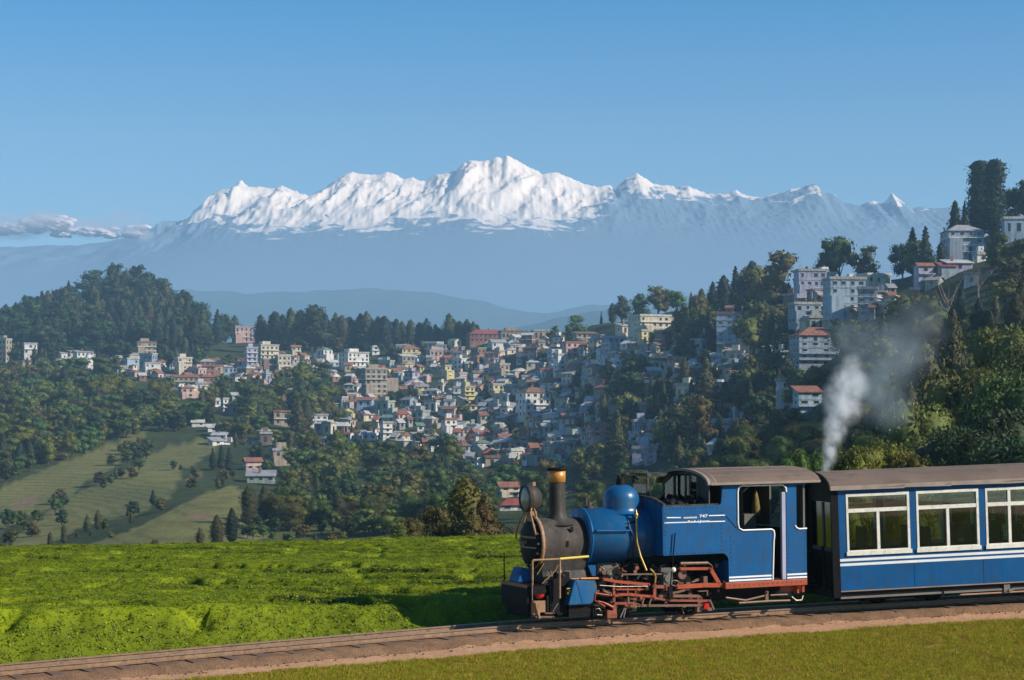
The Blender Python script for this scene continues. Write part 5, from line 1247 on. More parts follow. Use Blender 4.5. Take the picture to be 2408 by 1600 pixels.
o = part(q, 'coal', P_BLACK, fix=False); o['kind'] = 'stuff'
# lining
q = MB()
for a, b in (((1.745,1.808),(2.03,1.800)), ((2.60,1.817),(2.93,1.815)), ((1.695,1.717),(2.934,1.707))): q.bar((a[0],-0.9025,a[1]), (b[0],-0.9025,b[1]), 0.004, 0.017)
part(q, 'tank_lining', P_WHITE)
q = MB(); q.bar((2.95,-0.9025,1.80), (3.17,-0.9025,1.575), 0.004, 0.014); part(q, 'tank_lining', P_BLACK)
for z in (0.69, 0.632):
    q = MB(); q.bar((3.005,-0.9025,z), (3.912,-0.9025,z), 0.004, 0.030); part(q, 'cab_lining', P_WHITE)
    q = MB(); q.bar((4.225,-0.9025,z), (4.648,-0.9025,z), 0.004, 0.030); part(q, 'cab_lining', P_WHITE)
def beading(pts, r, name='window_beading', m=P_WHITE):
    q = MB(); q.tube([(a,-0.905,b) for a, b in pts], r, 6); return part(q, name, m, cab)
beading([(4.22,2.20),(4.21,2.28),(4.15,2.33),(3.28,2.335),(3.22,2.30),(3.20,2.22),(3.20,1.66),(3.22,1.57),(3.30,1.53),(3.90,1.53),(3.95,1.50),(3.96,1.42),(3.945,1.32),(3.915,0.61)], 0.017)
beading([(4.40,1.585),(4.43,1.54),(4.49,1.515),(4.65,1.52)], 0.017)
q = MB(); q.box(4.13, 4.205, -0.90, -0.84, 0.61, 2.20); part(q, 'door_pillar', paint('lavender_pillar', (0.34,0.34,0.46), 0.4, var=0.15))
q = MB(); q.box(1.665, 1.676, -0.90, -0.875, 1.15, 2.0); part(q, 'tank_edge', P_BLUEL)
# lettering: worn, hardly readable
def text_obj(txt, u, z, h, wd):
    cu = bpy.data.curves.new('lettering', 'FONT'); cu.body = txt; cu.size = h*1.4; cu.extrude = 0.001; cu.space_character = 1.05; cu.offset = 0.0015
    o = bpy.data.objects.new('lettering', cu); COL.objects.link(o)
    me = bpy.data.meshes.new_from_object(o); bpy.data.objects.remove(o)
    xs_ = [v.co.x for v in me.vertices]; k = wd/(max(xs_)-min(xs_))
    for v in me.vertices: v.co = Vector((u+(v.co.x-min(xs_))*k, -0.9035-v.co.z, z+v.co.y))
    me.materials.append(P_WHITE)
    o = bpy.data.objects.new('lettering', me); COL.objects.link(o); o.parent = loco; return o
text_obj('oonsuo', 2.085, 1.782, 0.038, 0.27); text_obj('747', 2.41, 1.790, 0.052, 0.165); text_obj('BmA / Jaoon', 2.17, 1.704, 0.042, 0.44)
# roof, arched front with glazing, hood over the far side of the bunker
def roof_arc(hw, zg, zc, n=17): return [(hw*math.sin(t), zg+(zc-zg)*(math.cos(t*0.92)-math.cos(math.pi/2*0.92))/(1-math.cos(math.pi/2*0.92))) for t in np.linspace(-math.pi/2, math.pi/2, n)]
ra = roof_arc(0.99, 2.375, 2.64); rb = roof_arc(0.96, 2.352, 2.605)
q = MB(); q.prism(ra + rb[::-1], 2.60, 4.90, ax='x'); rf = part(q, 'cab_roof', P_ROOF)
q = MB(); q.prism(roof_arc(0.997,2.372,2.65) + rb[::-1], 2.54, 2.60-0.002, ax='x'); q.prism(roof_arc(0.995,2.37,2.646)+ra[::-1], 2.70, 2.72, ax='x'); part(q, 'roof_rim', P_EDGE, rf)
q = MB(); q.bar((2.6,-0.985,2.385), (4.9,-0.985,2.385), 0.03, 0.045); part(q, 'gutter', P_EDGE, rf)
q = MB()                                             # plank laps of the roof covering
for k_ in range(3, 15, 2): q.bar((2.73,ra[k_][0],ra[k_][1]+0.004), (4.89,ra[k_][0],ra[k_][1]+0.004), 0.012, 0.006)
part(q, 'roof_seam', P_EDGE, rf)
q = MB(); ins = [(y*0.985, z-0.02) for y, z in rb]
q.prism([(-0.87,1.98)] + [(-0.87,2.30)] + [(max(-0.87,min(0.87,y)),z) for y, z in ins[1:-1]] + [(0.87,2.30),(0.87,1.98),(0.80,1.98),(0.80,2.34),(0.45,2.50),(0.02,2.55),(0.02,2.05),(-0.05,2.05),(-0.05,2.55),(-0.42,2.50),(-0.42,2.05),(0.80,2.05),(0.80,1.98)], 2.62, 2.645, ax='x')
fr_ = part(q, 'cab_front', P_SOOT)
q = MB(); q.prism([(-0.05,2.052),(-0.05,2.55),(-0.42,2.50),(-0.42,2.052)], 2.628, 2.636, ax='x'); part(q, 'window_pane', P_GLASSG, fr_)
q = MB(); q.prism([(0.02,2.052),(0.02,2.55),(0.45,2.50),(0.80,2.34),(0.80,2.052)], 2.628, 2.636, ax='x'); part(q, 'window_pane', P_GLASSG, fr_)
q = MB(); q.box(2.64, 2.70, -0.03, 0.04, 2.05, 2.56); part(q, 'window_post', paint('grey_green_post', (0.26,0.30,0.25), 0.7), fr_)
q = MB(); q.box(2.0, 2.62, 0.30, 0.92, 2.50, 2.56); q.prism([(2.0,2.50),(2.62,2.50),(2.62,2.545),(2.0,2.52)], 0.28, 0.299)
for u, v in ((2.02,0.32),(2.02,0.90),(2.58,0.32)): q.box(u-0.02, u+0.02, v-0.02, v+0.02, 2.05, 2.499)
q.box(2.0, 2.02, 0.34, 0.88, 2.10, 2.20); hood = part(q, 'bunker_hood', P_SOOT)
q = MB(); q.box(2.005, 2.015, 0.34, 0.88, 2.21, 2.36); part(q, 'hood_pane', P_GLASSG, hood)
# cab inside
q = MB(); q.box(2.90, 4.64, -0.86, 0.86, 0.605, 0.63); q.box(4.625, 4.64, -0.868, 0.868, 0.635, 1.50); q.box(3.1, 3.35, -0.60, 0.60, 0.63, 1.7); q.box(2.87, 2.89, -0.868, 0.868, 1.16, 1.95); q.box(2.9, 4.64, 0.84, 0.868, 0.64, 2.30); q.box(2.875,2.89,-0.868,-0.25,1.96,2.40); cabf = part(q, 'cab_floor_and_void', P_INT)  # last plate added in near black, stands in for the void's darkness
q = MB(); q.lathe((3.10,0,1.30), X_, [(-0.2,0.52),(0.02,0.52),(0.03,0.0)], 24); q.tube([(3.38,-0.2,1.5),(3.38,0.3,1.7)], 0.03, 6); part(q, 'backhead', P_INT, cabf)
q = MB()
for i, v in enumerate((0.25, 0.45, 0.62)): q.box(3.95+0.05*i, 3.99+0.05*i, v, v+0.12, 1.25, 2.25)
part(q, 'locker_slats', P_GREYIN, cabf)['kind'] = 'stuff'
q = MB(); q.box(4.05, 4.30, 0.30, 0.60, 0.64, 1.75); part(q, 'locker', P_GREYIN, cabf)
coat = MB(); coat.lathe((0,0,0), (0,0,1), [(0,0.07),(0.10,0.085),(0.30,0.06),(0.45,0.025),(0.50,0.01)], 10)
co_ = coat.build('coat', P_COAT, None); co_.matrix_world = loco.matrix_world @ Matrix.Translation((4.33,0.35,1.72))
tag(co_, 'olive yellow coat hanging inside the locomotive cab doorway', 'coat')
q = MB(); q.box(4.60, 4.64, -0.868, -0.30, 1.53, 2.33); q.box(4.60, 4.64, 0.30, 0.868, 1.53, 2.33); part(q, 'cab_back', P_GREYIN)
# frames
q = MB(); q.box(2.93, 4.655, -0.905, -0.82, 0.485, 0.598); fb = part(q, 'footplate_beam', P_RED, bevel=0.006)
q = MB(); q.box(2.93, 4.655, 0.82, 0.905, 0.485, 0.598); part(q, 'footplate_beam', P_RED)
q = MB(); q.box(-0.60, 4.64, -0.42, -0.38, 0.24, 0.72); q.box(-0.60, 4.64, 0.38, 0.42, 0.24, 0.72); q.box(0.5, 4.6, -0.379, 0.379, 0.42, 0.68); q.box(0.62, 1.7, -0.379, 0.379, 0.68, 1.0); q.box(1.25,2.98,-0.36,0.36,0.69,1.12); q.box(1.3,2.98,0.45,0.60,0.3,1.12); part(q, 'main_frame_dark_fill', P_BLACK)  # frames, firebox and black boxes added to darken the gap under the tank
q = MB(); q.box(0.80, 1.02, -0.30, -0.20, 0.84, 1.0); q.box(0.72, 0.9, -0.4, -0.31, 0.80, 0.97); part(q, 'ash_pan', P_GREYIN)
q = MB(); q.box(4.50, 4.56, -0.80, -0.74, 0.33, 0.484); q.box(4.58, 4.63, -0.84, -0.78, 0.35, 0.484); q.box(4.2,4.64,-0.70,-0.68,0.36,0.484); part(q, 'step_hanger', P_RED)
# wheels with tyre, spokes, crank
for u in (1.05, 2.52):
    for sgn in (-1, 1):
        y = sgn*0.33; q = MB()
        q.lathe((u, y-0.045, 0.33), (0,1,0), [(0,0.27),(0,0.33),(0.07,0.335),(0.09,0.355),(0.09,0.27)], 36); wh = part(q, 'wheel', P_STEEL if False else P_BLACK)
        q = MB(); q.lathe((u, y-0.03, 0.33), (0,1,0), [(-0.03,0.0),(-0.03,0.09),(0.06,0.09),(0.06,0.0)], 16); part(q, 'hub', P_ROD, wh)
        for k_ in range(9):
            a = 2*math.pi*k_/9+0.2; q = MB(); q.bar((u+0.08*math.cos(a), y, 0.33+0.08*math.sin(a)), (u+0.275*math.cos(a), y, 0.33+0.275*math.sin(a)), 0.035, 0.04, (0,1,0)); part(q, 'spoke', P_BLACK, wh)
        if sgn < 0:
            q = MB(); q.bar((u, y-0.30, 0.33), (u+0.04, y-0.30, 0.20), 0.10, 0.06, (0,1,0)); q.tube([(u, y-0.05, 0.33), (u, y-0.33, 0.33)], 0.05, 10); part(q, 'crank', P_ROD, wh)
# rods, brackets and pipes of the motion, each its own piece
MOTION = [
('rocker_beam','or',0.049,[(0.537,0.763),(0.834,0.703),(1.435,0.628)]),('motion_bracket','rd',0.044,[(0.733,0.688),(0.734,0.346)]),('slide_bar','or',0.024,[(0.764,0.573),(1.305,0.548)]),('slide_bar','or',0.044,[(0.725,0.461),(0.832,0.479),(1.046,0.474),(1.217,0.447),(1.476,0.415)]),
('slide_bar','rd',0.044,[(0.734,0.327),(0.851,0.321),(1.087,0.315),(1.215,0.284)]),('coupling_rod','br',0.041,[(1.05,0.262),(1.258,0.262),(2.54,0.205)]),('drop_link','br',0.024,[(1.324,0.413),(1.28,0.267)]),('drop_link','br',0.024,[(1.476,0.415),(1.409,0.256)]),
('motion_bracket','rd',0.058,[(1.549,0.613),(1.546,0.374)]),('motion_bracket','rd',0.058,[(1.521,0.586),(1.837,0.571)]),('radius_rod','rd',0.039,[(1.519,0.394),(1.671,0.358),(1.877,0.324),(2.627,0.283)]),('outside_frame','or',0.078,[(1.99,0.564),(2.553,0.568),(2.928,0.551)]),
('spring_hanger','or',0.049,[(2.07,0.879),(2.667,0.859)]),('spring_hanger','or',0.073,[(2.689,0.844),(2.853,0.590)]),('sand_pipe','br',0.058,[(2.061,0.976),(2.624,0.963)]),('sand_pipe','br',0.024,[(2.624,0.963),(2.701,0.911),(2.717,0.862)]),
('connecting_rod','br',0.049,[(1.639,0.408),(1.802,0.409),(2.417,0.375),(2.483,0.338)]),('eccentric_rod','br',0.039,[(1.813,0.447),(2.0,0.468),(2.198,0.507)]),('brake_pull','br',0.021,[(2.418,0.463),(2.607,0.463),(2.6,0.381)]),
('drain_pipe','or',0.034,[(0.532,0.347),(0.701,0.262)]),('piston_rod','br',0.039,[(0.535,0.565),(0.672,0.501)]),('feed_pipe','bs',0.037,[(1.46,0.905),(1.535,0.835),(1.567,0.756),(1.555,0.651)]),
('rail_guard','st',0.029,[(0.936,0.241),(0.849,0.075)]),('rail_guard','st',0.024,[(0.957,0.24),(0.912,0.07)]),('drop_link','rd',0.024,[(0.876,0.653),(0.886,0.567)]),('drop_link','rd',0.024,[(1.005,0.638),(1.003,0.486)]),
('brake_rod','br',0.040,[(2.988,0.322),(3.397,0.253),(3.548,0.279),(3.794,0.316)]),('brake_rod','br',0.045,[(3.247,0.212),(3.831,0.216),(4.326,0.208)]),('brake_hanger','br',0.062,[(3.861,0.378),(3.859,0.215)]),('brake_rod','br',0.035,[(3.927,0.318),(4.289,0.317)]),
('copper_pipe','cp',0.017,[(-0.09,0.798),(0.064,0.792)]),('cylinder_cover','cp',0.038,[(0.074,0.795),(0.42,0.784)]),('cylinder_edge','br',0.015,[(0.364,0.733),(0.391,0.642),(0.385,0.544)]),
('drain_pipe','or',0.030,[(0.371,0.528),(0.517,0.496),(0.701,0.467)]),('drain_pipe','or',0.027,[(0.362,0.52),(0.356,0.398),(0.551,0.281)]),('drain_pipe','or',0.025,[(0.406,0.387),(0.552,0.347),(0.699,0.278)]),
('lubricator_pipe','bs',0.019,[(-0.607,1.092),(-0.671,0.99),(-0.743,0.896)]),('lubricator_pipe','bs',0.021,[(-0.348,1.049),(-0.394,0.954),(-0.485,0.868),(-0.584,0.8),(-0.656,0.73)]),('step_bar','br',0.032,[(-0.788,0.17),(-0.457,0.153)]),('step_bar','br',0.024,[(-0.618,0.226),(-0.457,0.218)]),('step_stay','st',0.019,[(-0.347,0.383),(-0.447,0.242)]),
('frame_stay','br',0.02,[(1.02,0.47),(1.02,0.30)]),('frame_stay','rd',0.02,[(1.16,0.55),(1.15,0.46)]),('valve_spindle','st',0.02,[(0.45,0.66),(0.80,0.62),(1.40,0.60)]),('reach_rod','br',0.026,[(0.9,0.83),(1.8,0.80)]),
]
MM = {'or': P_RED, 'rd': P_ROD, 'br': P_BROWN, 'bs': P_BRASS, 'st': P_STEEL, 'cp': P_COPPER}
for i, (nm, mk_, th, pts) in enumerate(MOTION):
    v = -0.78 - 0.012*(i % 4)
    q = MB()
    if mk_ in ('bs','st','cp') or nm in ('drain_pipe','sand_pipe','brake_rod'): q.tube([(a,v,b) for a, b in pts], th/2, 8)
    else:
        for a, b in zip(pts[:-1], pts[1:]): q.bar((a[0],v,a[1]), (b[0],v,b[1]), 0.03, th)
        for a in pts: q.tube([(a[0],v-0.018,a[1]),(a[0],v+0.018,a[1])], th*0.52, 10)
        for a in (pts[0], pts[-1]): q.tube([(a[0],v-0.045,a[1]),(a[0],v+0.02,a[1])], th*0.30, 6)
    o = part(q, nm, MM[mk_])
q = MB(); q.tube([(2.565,-0.72,0.19),(2.565,-0.86,0.19)], [0.065,0.055], 16); part(q, 'crank_boss', P_LAMPRED)
q = MB(); q.box(2.40, 2.50, -0.80, -0.70, 0.09, 0.19); q.box(2.62,2.72,-0.80,-0.70,0.10,0.16); q.bar((2.66,-0.8,0.30),(2.74,-0.8,0.12),0.03,0.03); part(q, 'axle_keep', P_BROWN)
q = MB(); q.prism([(0.60,0.07),(0.79,0.07),(0.78,0.30),(0.70,0.30),(0.72,0.20),(0.60,0.22)], -0.80, -0.70); part(q, 'guard_plate', P_ROD)
q = MB(); q.box(1.77, 1.95, -0.72, -0.55, 0.60, 0.82); q.tube([(1.86,-0.74,0.71),(1.86,-0.60,0.71)], 0.075, 12); q.box(1.73,1.93,-0.7,-0.5,0.83,0.90); part(q, 'lubricator', P_GREYIN)
q = MB(); q.tube([(2.14,-0.74,0.77),(2.14,-0.55,0.77)], 0.085, 14); q.box(2.10, 2.18, -0.70, -0.56, 0.60, 0.70); part(q, 'feed_pump', P_BROWN)
q = MB(); q.tube([(2.0+0.08*math.cos(a),-0.70,0.62+0.05*math.sin(a)) for a in np.linspace(0,6.28,9)], 0.015, 6); q.box(2.55,2.63,-0.78,-0.66,0.60,0.72); q.tube([(2.35,-0.7,0.62),(2.52,-0.7,0.66)],0.02,6); part(q, 'valve_gear_link', P_BROWN)
q = MB(); q.tube([(1.82,-0.87,0.577),(1.845,-0.935,1.10),(1.891,-0.94,1.534)], 0.012, 8); lv = part(q, 'hand_lever', P_BLACK)
q = MB(); q.lathe((1.862,-0.90,0.88), (0,-1,0), [(0,0.0),(0,0.045),(0.03,0.045),(0.045,0.0)], 14); part(q, 'lever_knob', P_CREAM, lv)
q = MB(); q.bar((1.82,-0.85,0.577),(1.84,-0.85,0.35),0.04,0.08); part(q, 'lever_stand', P_BLACK, lv)
# cylinder
cyl = [(-0.03,0.775),(0.37,0.765),(0.40,0.62),(0.39,0.50),(0.32,0.36),(0.26,0.335),(-0.16,0.335)]
q = MB(); q.prism(cyl, -0.80, -0.42); cy = part(q, 'cylinder', P_BLUEL, bevel=0.02)
q = MB(); q.prism(cyl, 0.42, 0.80); part(q, 'cylinder', P_BLUEL, bevel=0.02)
q = MB(); q.bar((0.0,-0.803,0.77),(0.13,-0.803,0.34),0.006,0.02); part(q, 'cylinder_seam', P_BLUE, cy)
q = MB(); q.box(0.35,0.60,-0.72,-0.45,0.10,0.33); q.box(-0.1,0.34,-0.7,-0.45,0.12,0.33)
for i in range(6): q.tube([(0.36+0.04*i,-0.74,0.12+0.03*(i%3)),(0.36+0.04*i,-0.70,0.30)], 0.014, 6)
part(q, 'cylinder_cocks', P_STEEL if False else P_BLACK)['kind'] = 'stuff'
q = MB(); q.tube([(0.40,-0.74,0.24),(0.46,-0.76,0.25),(0.5,-0.74,0.20)], 0.012, 6); q.tube([(0.38,-0.74,0.30),(0.47,-0.75,0.31)],0.014,6); q.tube([(0.42,-0.75,0.14),(0.52,-0.75,0.13)],0.012,6); part(q, 'cock_lever', P_STEEL)
q = MB(); q.box(-0.12,-0.02,-0.74,-0.62,0.50,0.60); q.tube([(-0.16,-0.74,0.62),(-0.04,-0.74,0.63)],0.014,6); q.tube([(-0.15,-0.74,0.54),(-0.06,-0.74,0.55)],0.012,6); part(q, 'oil_cup', P_BRASS)
# brass injector pipe and hoses by the boiler
q = MB(); q.tube([(1.346,-0.50,1.88),(1.330,-0.54,1.75),(1.322,-0.56,1.372),(1.36,-0.62,1.12),(1.433,-0.70,0.87)], 0.021, 8); q.lathe((1.346,-0.50,1.80), (0,0,1), [(0,0.02),(0.02,0.04),(0.06,0.04),(0.09,0.02),(0.16,0.006)], 10); part(q, 'injector_pipe', P_BRASS)
q = MB(); q.tube([(1.36,-0.47,1.74),(1.20,-0.46,1.70),(1.05,-0.44,1.68)], 0.014, 6); q.tube([(1.164,-0.50,1.66),(1.22,-0.545,1.54),(1.290,-0.56,1.372),(1.262,-0.55,1.20),(1.242,-0.50,1.031)], 0.015, 6); part(q, 'black_hose', P_BLACK)
# front end: platform, rails, sand box, buffer beam, lamp, steps
q = MB(); q.box(-0.86, -0.58, -0.78, 0.42, 0.56, 0.70); q.box(-0.90, -0.861, -0.70, 0.40, 0.30, 0.72); q.box(-0.80,-0.6,-0.5,0.40,0.12,0.56); q.box(-0.60,0.6,-0.36,0.36,0.12,0.40); part(q, 'buffer_beam', P_BLACK)
q = MB(); q.box(-0.905, -0.902, -0.70, 0.40, 0.66, 0.72); part(q, 'beam_face', P_ROD)
q = MB(); q.prism([(-0.80,0.703),(-0.54,0.703),(-0.54,0.90),(-0.60,0.96),(-0.70,0.96)], -0.05, 0.33); part(q, 'sand_box', P_BLUE, bevel=0.02)
for nm, m_, r_, pts in (('handrail_post',P_RUSTY,0.019,[(-0.834,-0.80,1.15),(-0.84,-0.80,0.72)]),('handrail_post',P_STEEL,0.010,[(-0.843,-0.80,0.72),(-0.846,-0.80,0.46)]),('handrail_post',P_RUSTY,0.021,[(-0.312,-0.80,1.15),(-0.323,-0.80,0.47)]),('handrail',P_RUSTY,0.018,[(-0.827,-0.80,1.150),(-0.312,-0.80,1.150)]),('yellow_handrail',P_YELLOW,0.022,[(-0.31,-0.80,1.152),(0.243,-0.80,1.172)]),('handrail_post',P_BLACK,0.012,[(-0.84,0.40,1.20),(-0.84,0.40,0.60)])):
    q = MB(); q.tube(pts, r_, 8); part(q, nm, m_)
q = MB(); q.lathe((-0.665,-0.70,0.555), (-0.4,-1,0), [(-0.09,0.0),(-0.09,0.085),(0.02,0.09),(0.05,0.07),(0.06,0.0)], 18); q.tube([(-0.665,-0.70,0.63),(-0.665,-0.70,0.67)], 0.03, 8); part(q, 'red_lamp', P_LAMPRED)
q = MB(); q.box(-0.82,-0.70,-0.80,-0.70,0.20,0.44); q.tube([(-0.80,-0.82,0.42),(-0.76,-0.82,0.26),(-0.72,-0.82,0.14)],0.022,6); q.box(-0.70,-0.58,-0.78,-0.66,0.24,0.44); part(q, 'front_step', P_RUSTY)
q = MB(); q.box(-0.57,-0.53,-0.80,-0.70,0.20,0.52); q.box(-0.46,-0.28,-0.70,-0.50,0.20,0.80); q.box(-0.28,-0.04,-0.62,-0.45,0.16,0.9); part(q, 'cylinder_stay', P_BLACK)
q = MB()
for i in range(14):
    u = rng.uniform(-0.6,-0.15); z = rng.uniform(0.6,1.05); q.tube([(u,-0.60,z),(u+rng.uniform(-.1,.1),-0.66,z+rng.uniform(-.12,.12))], rng.uniform(0.008,0.02), 6)
o = part(q, 'small_fittings', P_STEEL); o['kind'] = 'stuff'
q = MB(); q.tube([(4.62,-0.1,0.42),(5.35,-0.1,0.44)], 0.04, 8); q.box(4.64,4.72,-0.45,0.45,0.30,0.48); part(q, 'rear_coupling', P_BLACK)
q = MB(); q.tube([(4.38,-0.80,0.27),(4.46,-0.82,0.20),(4.58,-0.82,0.20),(4.62,-0.80,0.28)], 0.018, 6); part(q, 'coupling_link', P_STEEL)

# rivets along the plate edges and a clutter of small oily pieces behind the rods
q = MB()
def rivet(u, v, z, nv):
    c_ = Vector((u, v, z)); q.lathe(c_, nv, [(0,0.013),(0.006,0.010),(0.010,0.0)], 6, 0, True)
for u in np.arange(1.73, 2.84, 0.075): rivet(u, -0.9, 1.965, (0,-1,0)); rivet(u, -0.9, 1.165, (0,-1,0))
for z in np.arange(1.20, 1.95, 0.075): rivet(1.715, -0.9, z, (0,-1,0)); rivet(2.86, -0.9, z, (0,-1,0))
for z in np.arange(0.76, 1.50, 0.075): rivet(3.05, -0.9, z, (0,-1,0)); rivet(4.27, -0.9, z, (0,-1,0)); rivet(4.61, -0.9, z, (0,-1,0))
for u in np.arange(3.02, 4.62, 0.10): rivet(u, -0.905, 0.545, (0,-1,0))
o = part(q, 'rivets', P_BLUE); o['kind'] = 'stuff'
q = MB()
for a in np.arange(-1.2, 1.9, 0.14):
    for u in (-0.40, 0.36):
        c_ = Vector((u, -0.42*math.cos(a), 1.40+0.42*math.sin(a))); q.lathe(c_, (0,-math.cos(a),math.sin(a)), [(0,0.013),(0.007,0.010),(0.011,0.0)], 6)
o = part(q, 'smokebox_rivets', P_SOOT, sb); o['kind'] = 'stuff'
for mt_, n_, nm in ((P_BLACK, 90, 'dark_fittings'), (P_BROWN, 46, 'oily_fittings'), (P_ROD, 26, 'red_fittings'), (P_STEEL, 12, 'bright_fittings')):
    q = MB()
    for i in range(n_):
        u = rng.uniform(0.40, 2.95); z = rng.uniform(0.14, 0.98); v = -rng.uniform(0.50, 0.73)
        if rng.random() < 0.45: q.tube([(u,v,z),(u+rng.uniform(-.18,.18),v-rng.uniform(0,.04),z+rng.uniform(-.12,.12))], rng.uniform(0.008,0.020), 6)
        elif rng.random() < 0.5: q.tube([(u,v,z),(u,v-rng.uniform(.03,.07),z)], rng.uniform(0.015,0.045), 9)
        else: q.box(u, u+rng.uniform(.03,.11), v-.03, v, z, z+rng.uniform(.02,.09))
    o = part(q, nm, mt_); o['kind'] = 'stuff'
# ------------------------------------------------------------------ carriage
piv = loco.matrix_world @ Vector((5.15, 0, 0))
car = empty('railway_carriage', frame_matrix(piv, 11, 0.035))
tag(car, 'blue railway carriage with white lined waist and weathered grey roof', 'carriage')
def cp(mb, name, mats, parent=None, bevel=0, label=None):
    o = mb.build(name, mats, parent or car, True, bevel)
    if label: o['label'] = label
    return o
U0, U1, VW = 0.43, 11.60, 0.85
WN = [(0.58+1.377*i, 0.58+1.377*i+1.24) for i in range(8)]
WB, WT = 0.99, 2.11
for sgn in (-1, 1):
    y0, y1 = sorted((sgn*VW, sgn*(VW-0.04))); q = MB()
    q.box(U0, U1, y0, y1, 0.33, WB); q.box(U0, U1, y0, y1, WT, 2.25)
    es = [U0] + [e for w_ in WN for e in w_] + [U1]
    for i in range(0, len(es), 2): q.box(es[i], es[i+1], y0, y1, WB, WT)
    cp(q, 'side_wall', P_BLUE)
    if sgn < 0:
        q = MB()
    for i, (a, b) in enumerate(WN):
        q = MB(); f = 0.05; ya, yb = sorted((sgn*(VW+0.008), sgn*(VW-0.05)))
        q.box(a, b, ya, yb, WT-f, WT); q.box(a, b, ya, yb, WB, WB+0.075)
        q.box(a, a+0.04, ya, yb, WB+0.076, WT-f-0.001); q.box(b-0.045, b, ya, yb, WB+0.076, WT-f-0.001)
        wf = cp(q, 'window', P_CREAM)
        tz = 1.80; full = (i % 3 == 2)
        q = MB(); q.box(a+0.041, b-0.046, ya+0.006, yb-0.006, tz-0.035, tz+0.035); cp(q, 'transom', P_CREAM, wf)
        mid = (a+b)/2 + (0.0 if not full else -0.14); q = MB(); q.box(mid-0.028, mid+0.028, ya+0.008, yb-0.008, WB+0.076, tz-0.036)
        if full: q.box(mid-0.028, mid+0.028, ya+0.008, yb-0.008, tz+0.036, WT-f-0.001)
        cp(q, 'mullion', P_CREAM, wf)
        q = MB(); yc = sgn*(VW-0.028); q.box(a+0.02, b-0.02, yc-0.003, yc+0.003, WB+0.04, WT-0.03); cp(q, 'pane', P_GLASS, wf)
        if sgn < 0:
            q = MB(); q.box(a-0.02, b+0.02, -VW-0.03, -VW-0.009, WB-0.02, WB+0.055); cp(q, 'sill', P_CREAM, wf)
for z in (0.893, 0.807):
    q = MB(); q.box(U0, U1, -VW-0.006, -VW-0.001, z-0.024, z+0.024); cp(q, 'white_line', P_WHITE)
q = MB(); q.box(U0, U1, -VW-0.006, -VW-0.001, 0.305, 0.328); cp(q, 'bottom_bead', P_EDGE)
for u in [U0+0.012]+[a-0.068 for a, b in WN[1:]]+[U1-0.012]:
    q = MB(); q.box(u-0.010, u+0.010, -VW-0.0045, -VW-0.0012, 0.335, 0.775); cp(q, 'panel_strip', P_BLUE)
# ends: dark recessed gangway end with a window
for u, sg in ((U0, 1), (U1, -1)):
    q = MB(); ub = sorted((u, u+sg*0.05))
    q.box(*ub, -VW+0.041, VW-0.041, 0.34, 1.02); q.box(*ub, -VW+0.041, -0.62, 1.02, 2.24); q.box(*ub, 0.62, VW-0.041, 1.02, 2.24); q.box(*ub, -0.62, 0.62, 1.95, 2.24)
    en = cp(q, 'end_wall', P_BLACK)
    q = MB(); q.box(u+sg*0.02-0.004, u+sg*0.02+0.004, -0.62, 0.62, 1.02, 1.95); cp(q, 'end_pane', P_GLASSG, en)
    q = MB(); q.box(*ub, -0.60, 0.60, 1.03, 1.09); q.box(*ub, -0.04, 0.04, 1.09, 1.94); cp(q, 'end_mullion', P_GREYIN, en)
q = MB(); q.box(U0-0.14, U0-0.002, -VW, -VW+0.05, 0.20, 2.24); q.box(U0-0.14, U0-0.002, VW-0.05, VW, 0.20, 2.24); q.box(U0-0.16, U0-0.002, -VW+0.051, VW-0.051, 0.20, 0.33); cp(q, 'corridor_post', P_BLACK)
q = MB(); q.box(U0-0.30,U0-0.145,0.20,0.80,0.20,1.0); q.tube([(U0-0.2,-0.5,0.3),(U0-0.2,-0.5,1.15)],0.03,8); cp(q, 'hand_brake', P_BLACK)
ra2 = roof_arc(0.93, 2.215, 2.515, 21); rb2 = roof_arc(0.90, 2.20, 2.48, 21)
q = MB(); q.prism(ra2 + rb2[::-1], U0-0.17, U1+0.17, ax='x'); cr_ = cp(q, 'roof', P_ROOF)
q = MB(); q.prism(roof_arc(0.937,2.20,2.522,21) + roof_arc(0.86,2.18,2.42,21)[::-1], U0-0.20, U0-0.172, ax='x'); cp(q, 'roof_end', P_BLACK, cr_)
q = MB(); q.prism([(y,z) for y,z in roof_arc(0.82,2.20,2.47,15)]+[(0.82,2.195),(-0.82,2.195)], U0+0.002, U0+0.04, ax='x'); cp(q, 'roof_gable', P_BLACK, cr_)
# ragged edge of the roof canvas
q = MB(); uu = U0-0.17; 
while uu < U1+0.1:
    L_ = rng.uniform(0.7, 1.5); dz = rng.uniform(0.028, 0.05); q.add([(uu,-0.936,2.19+rng.uniform(-.01,.012)),(min(uu+L_,U1+.17),-0.936,2.19+rng.uniform(-.01,.012)),(min(uu+L_,U1+.17),-0.918,2.27),(uu,-0.918,2.27),(uu,-0.925,2.195),(min(uu+L_,U1+.17),-0.925,2.195)], [(0,1,2,3),(4,5,1,0)]); uu += L_+0.002
cp(q, 'roof_canvas_edge', P_EDGE, cr_)
q = MB()
for k_ in range(4, 18, 3): q.bar((U0-0.1,ra2[k_][0],ra2[k_][1]+0.003), (U1,ra2[k_][0],ra2[k_][1]+0.003), 0.010, 0.005)
cp(q, 'roof_seam', P_EDGE, cr_)
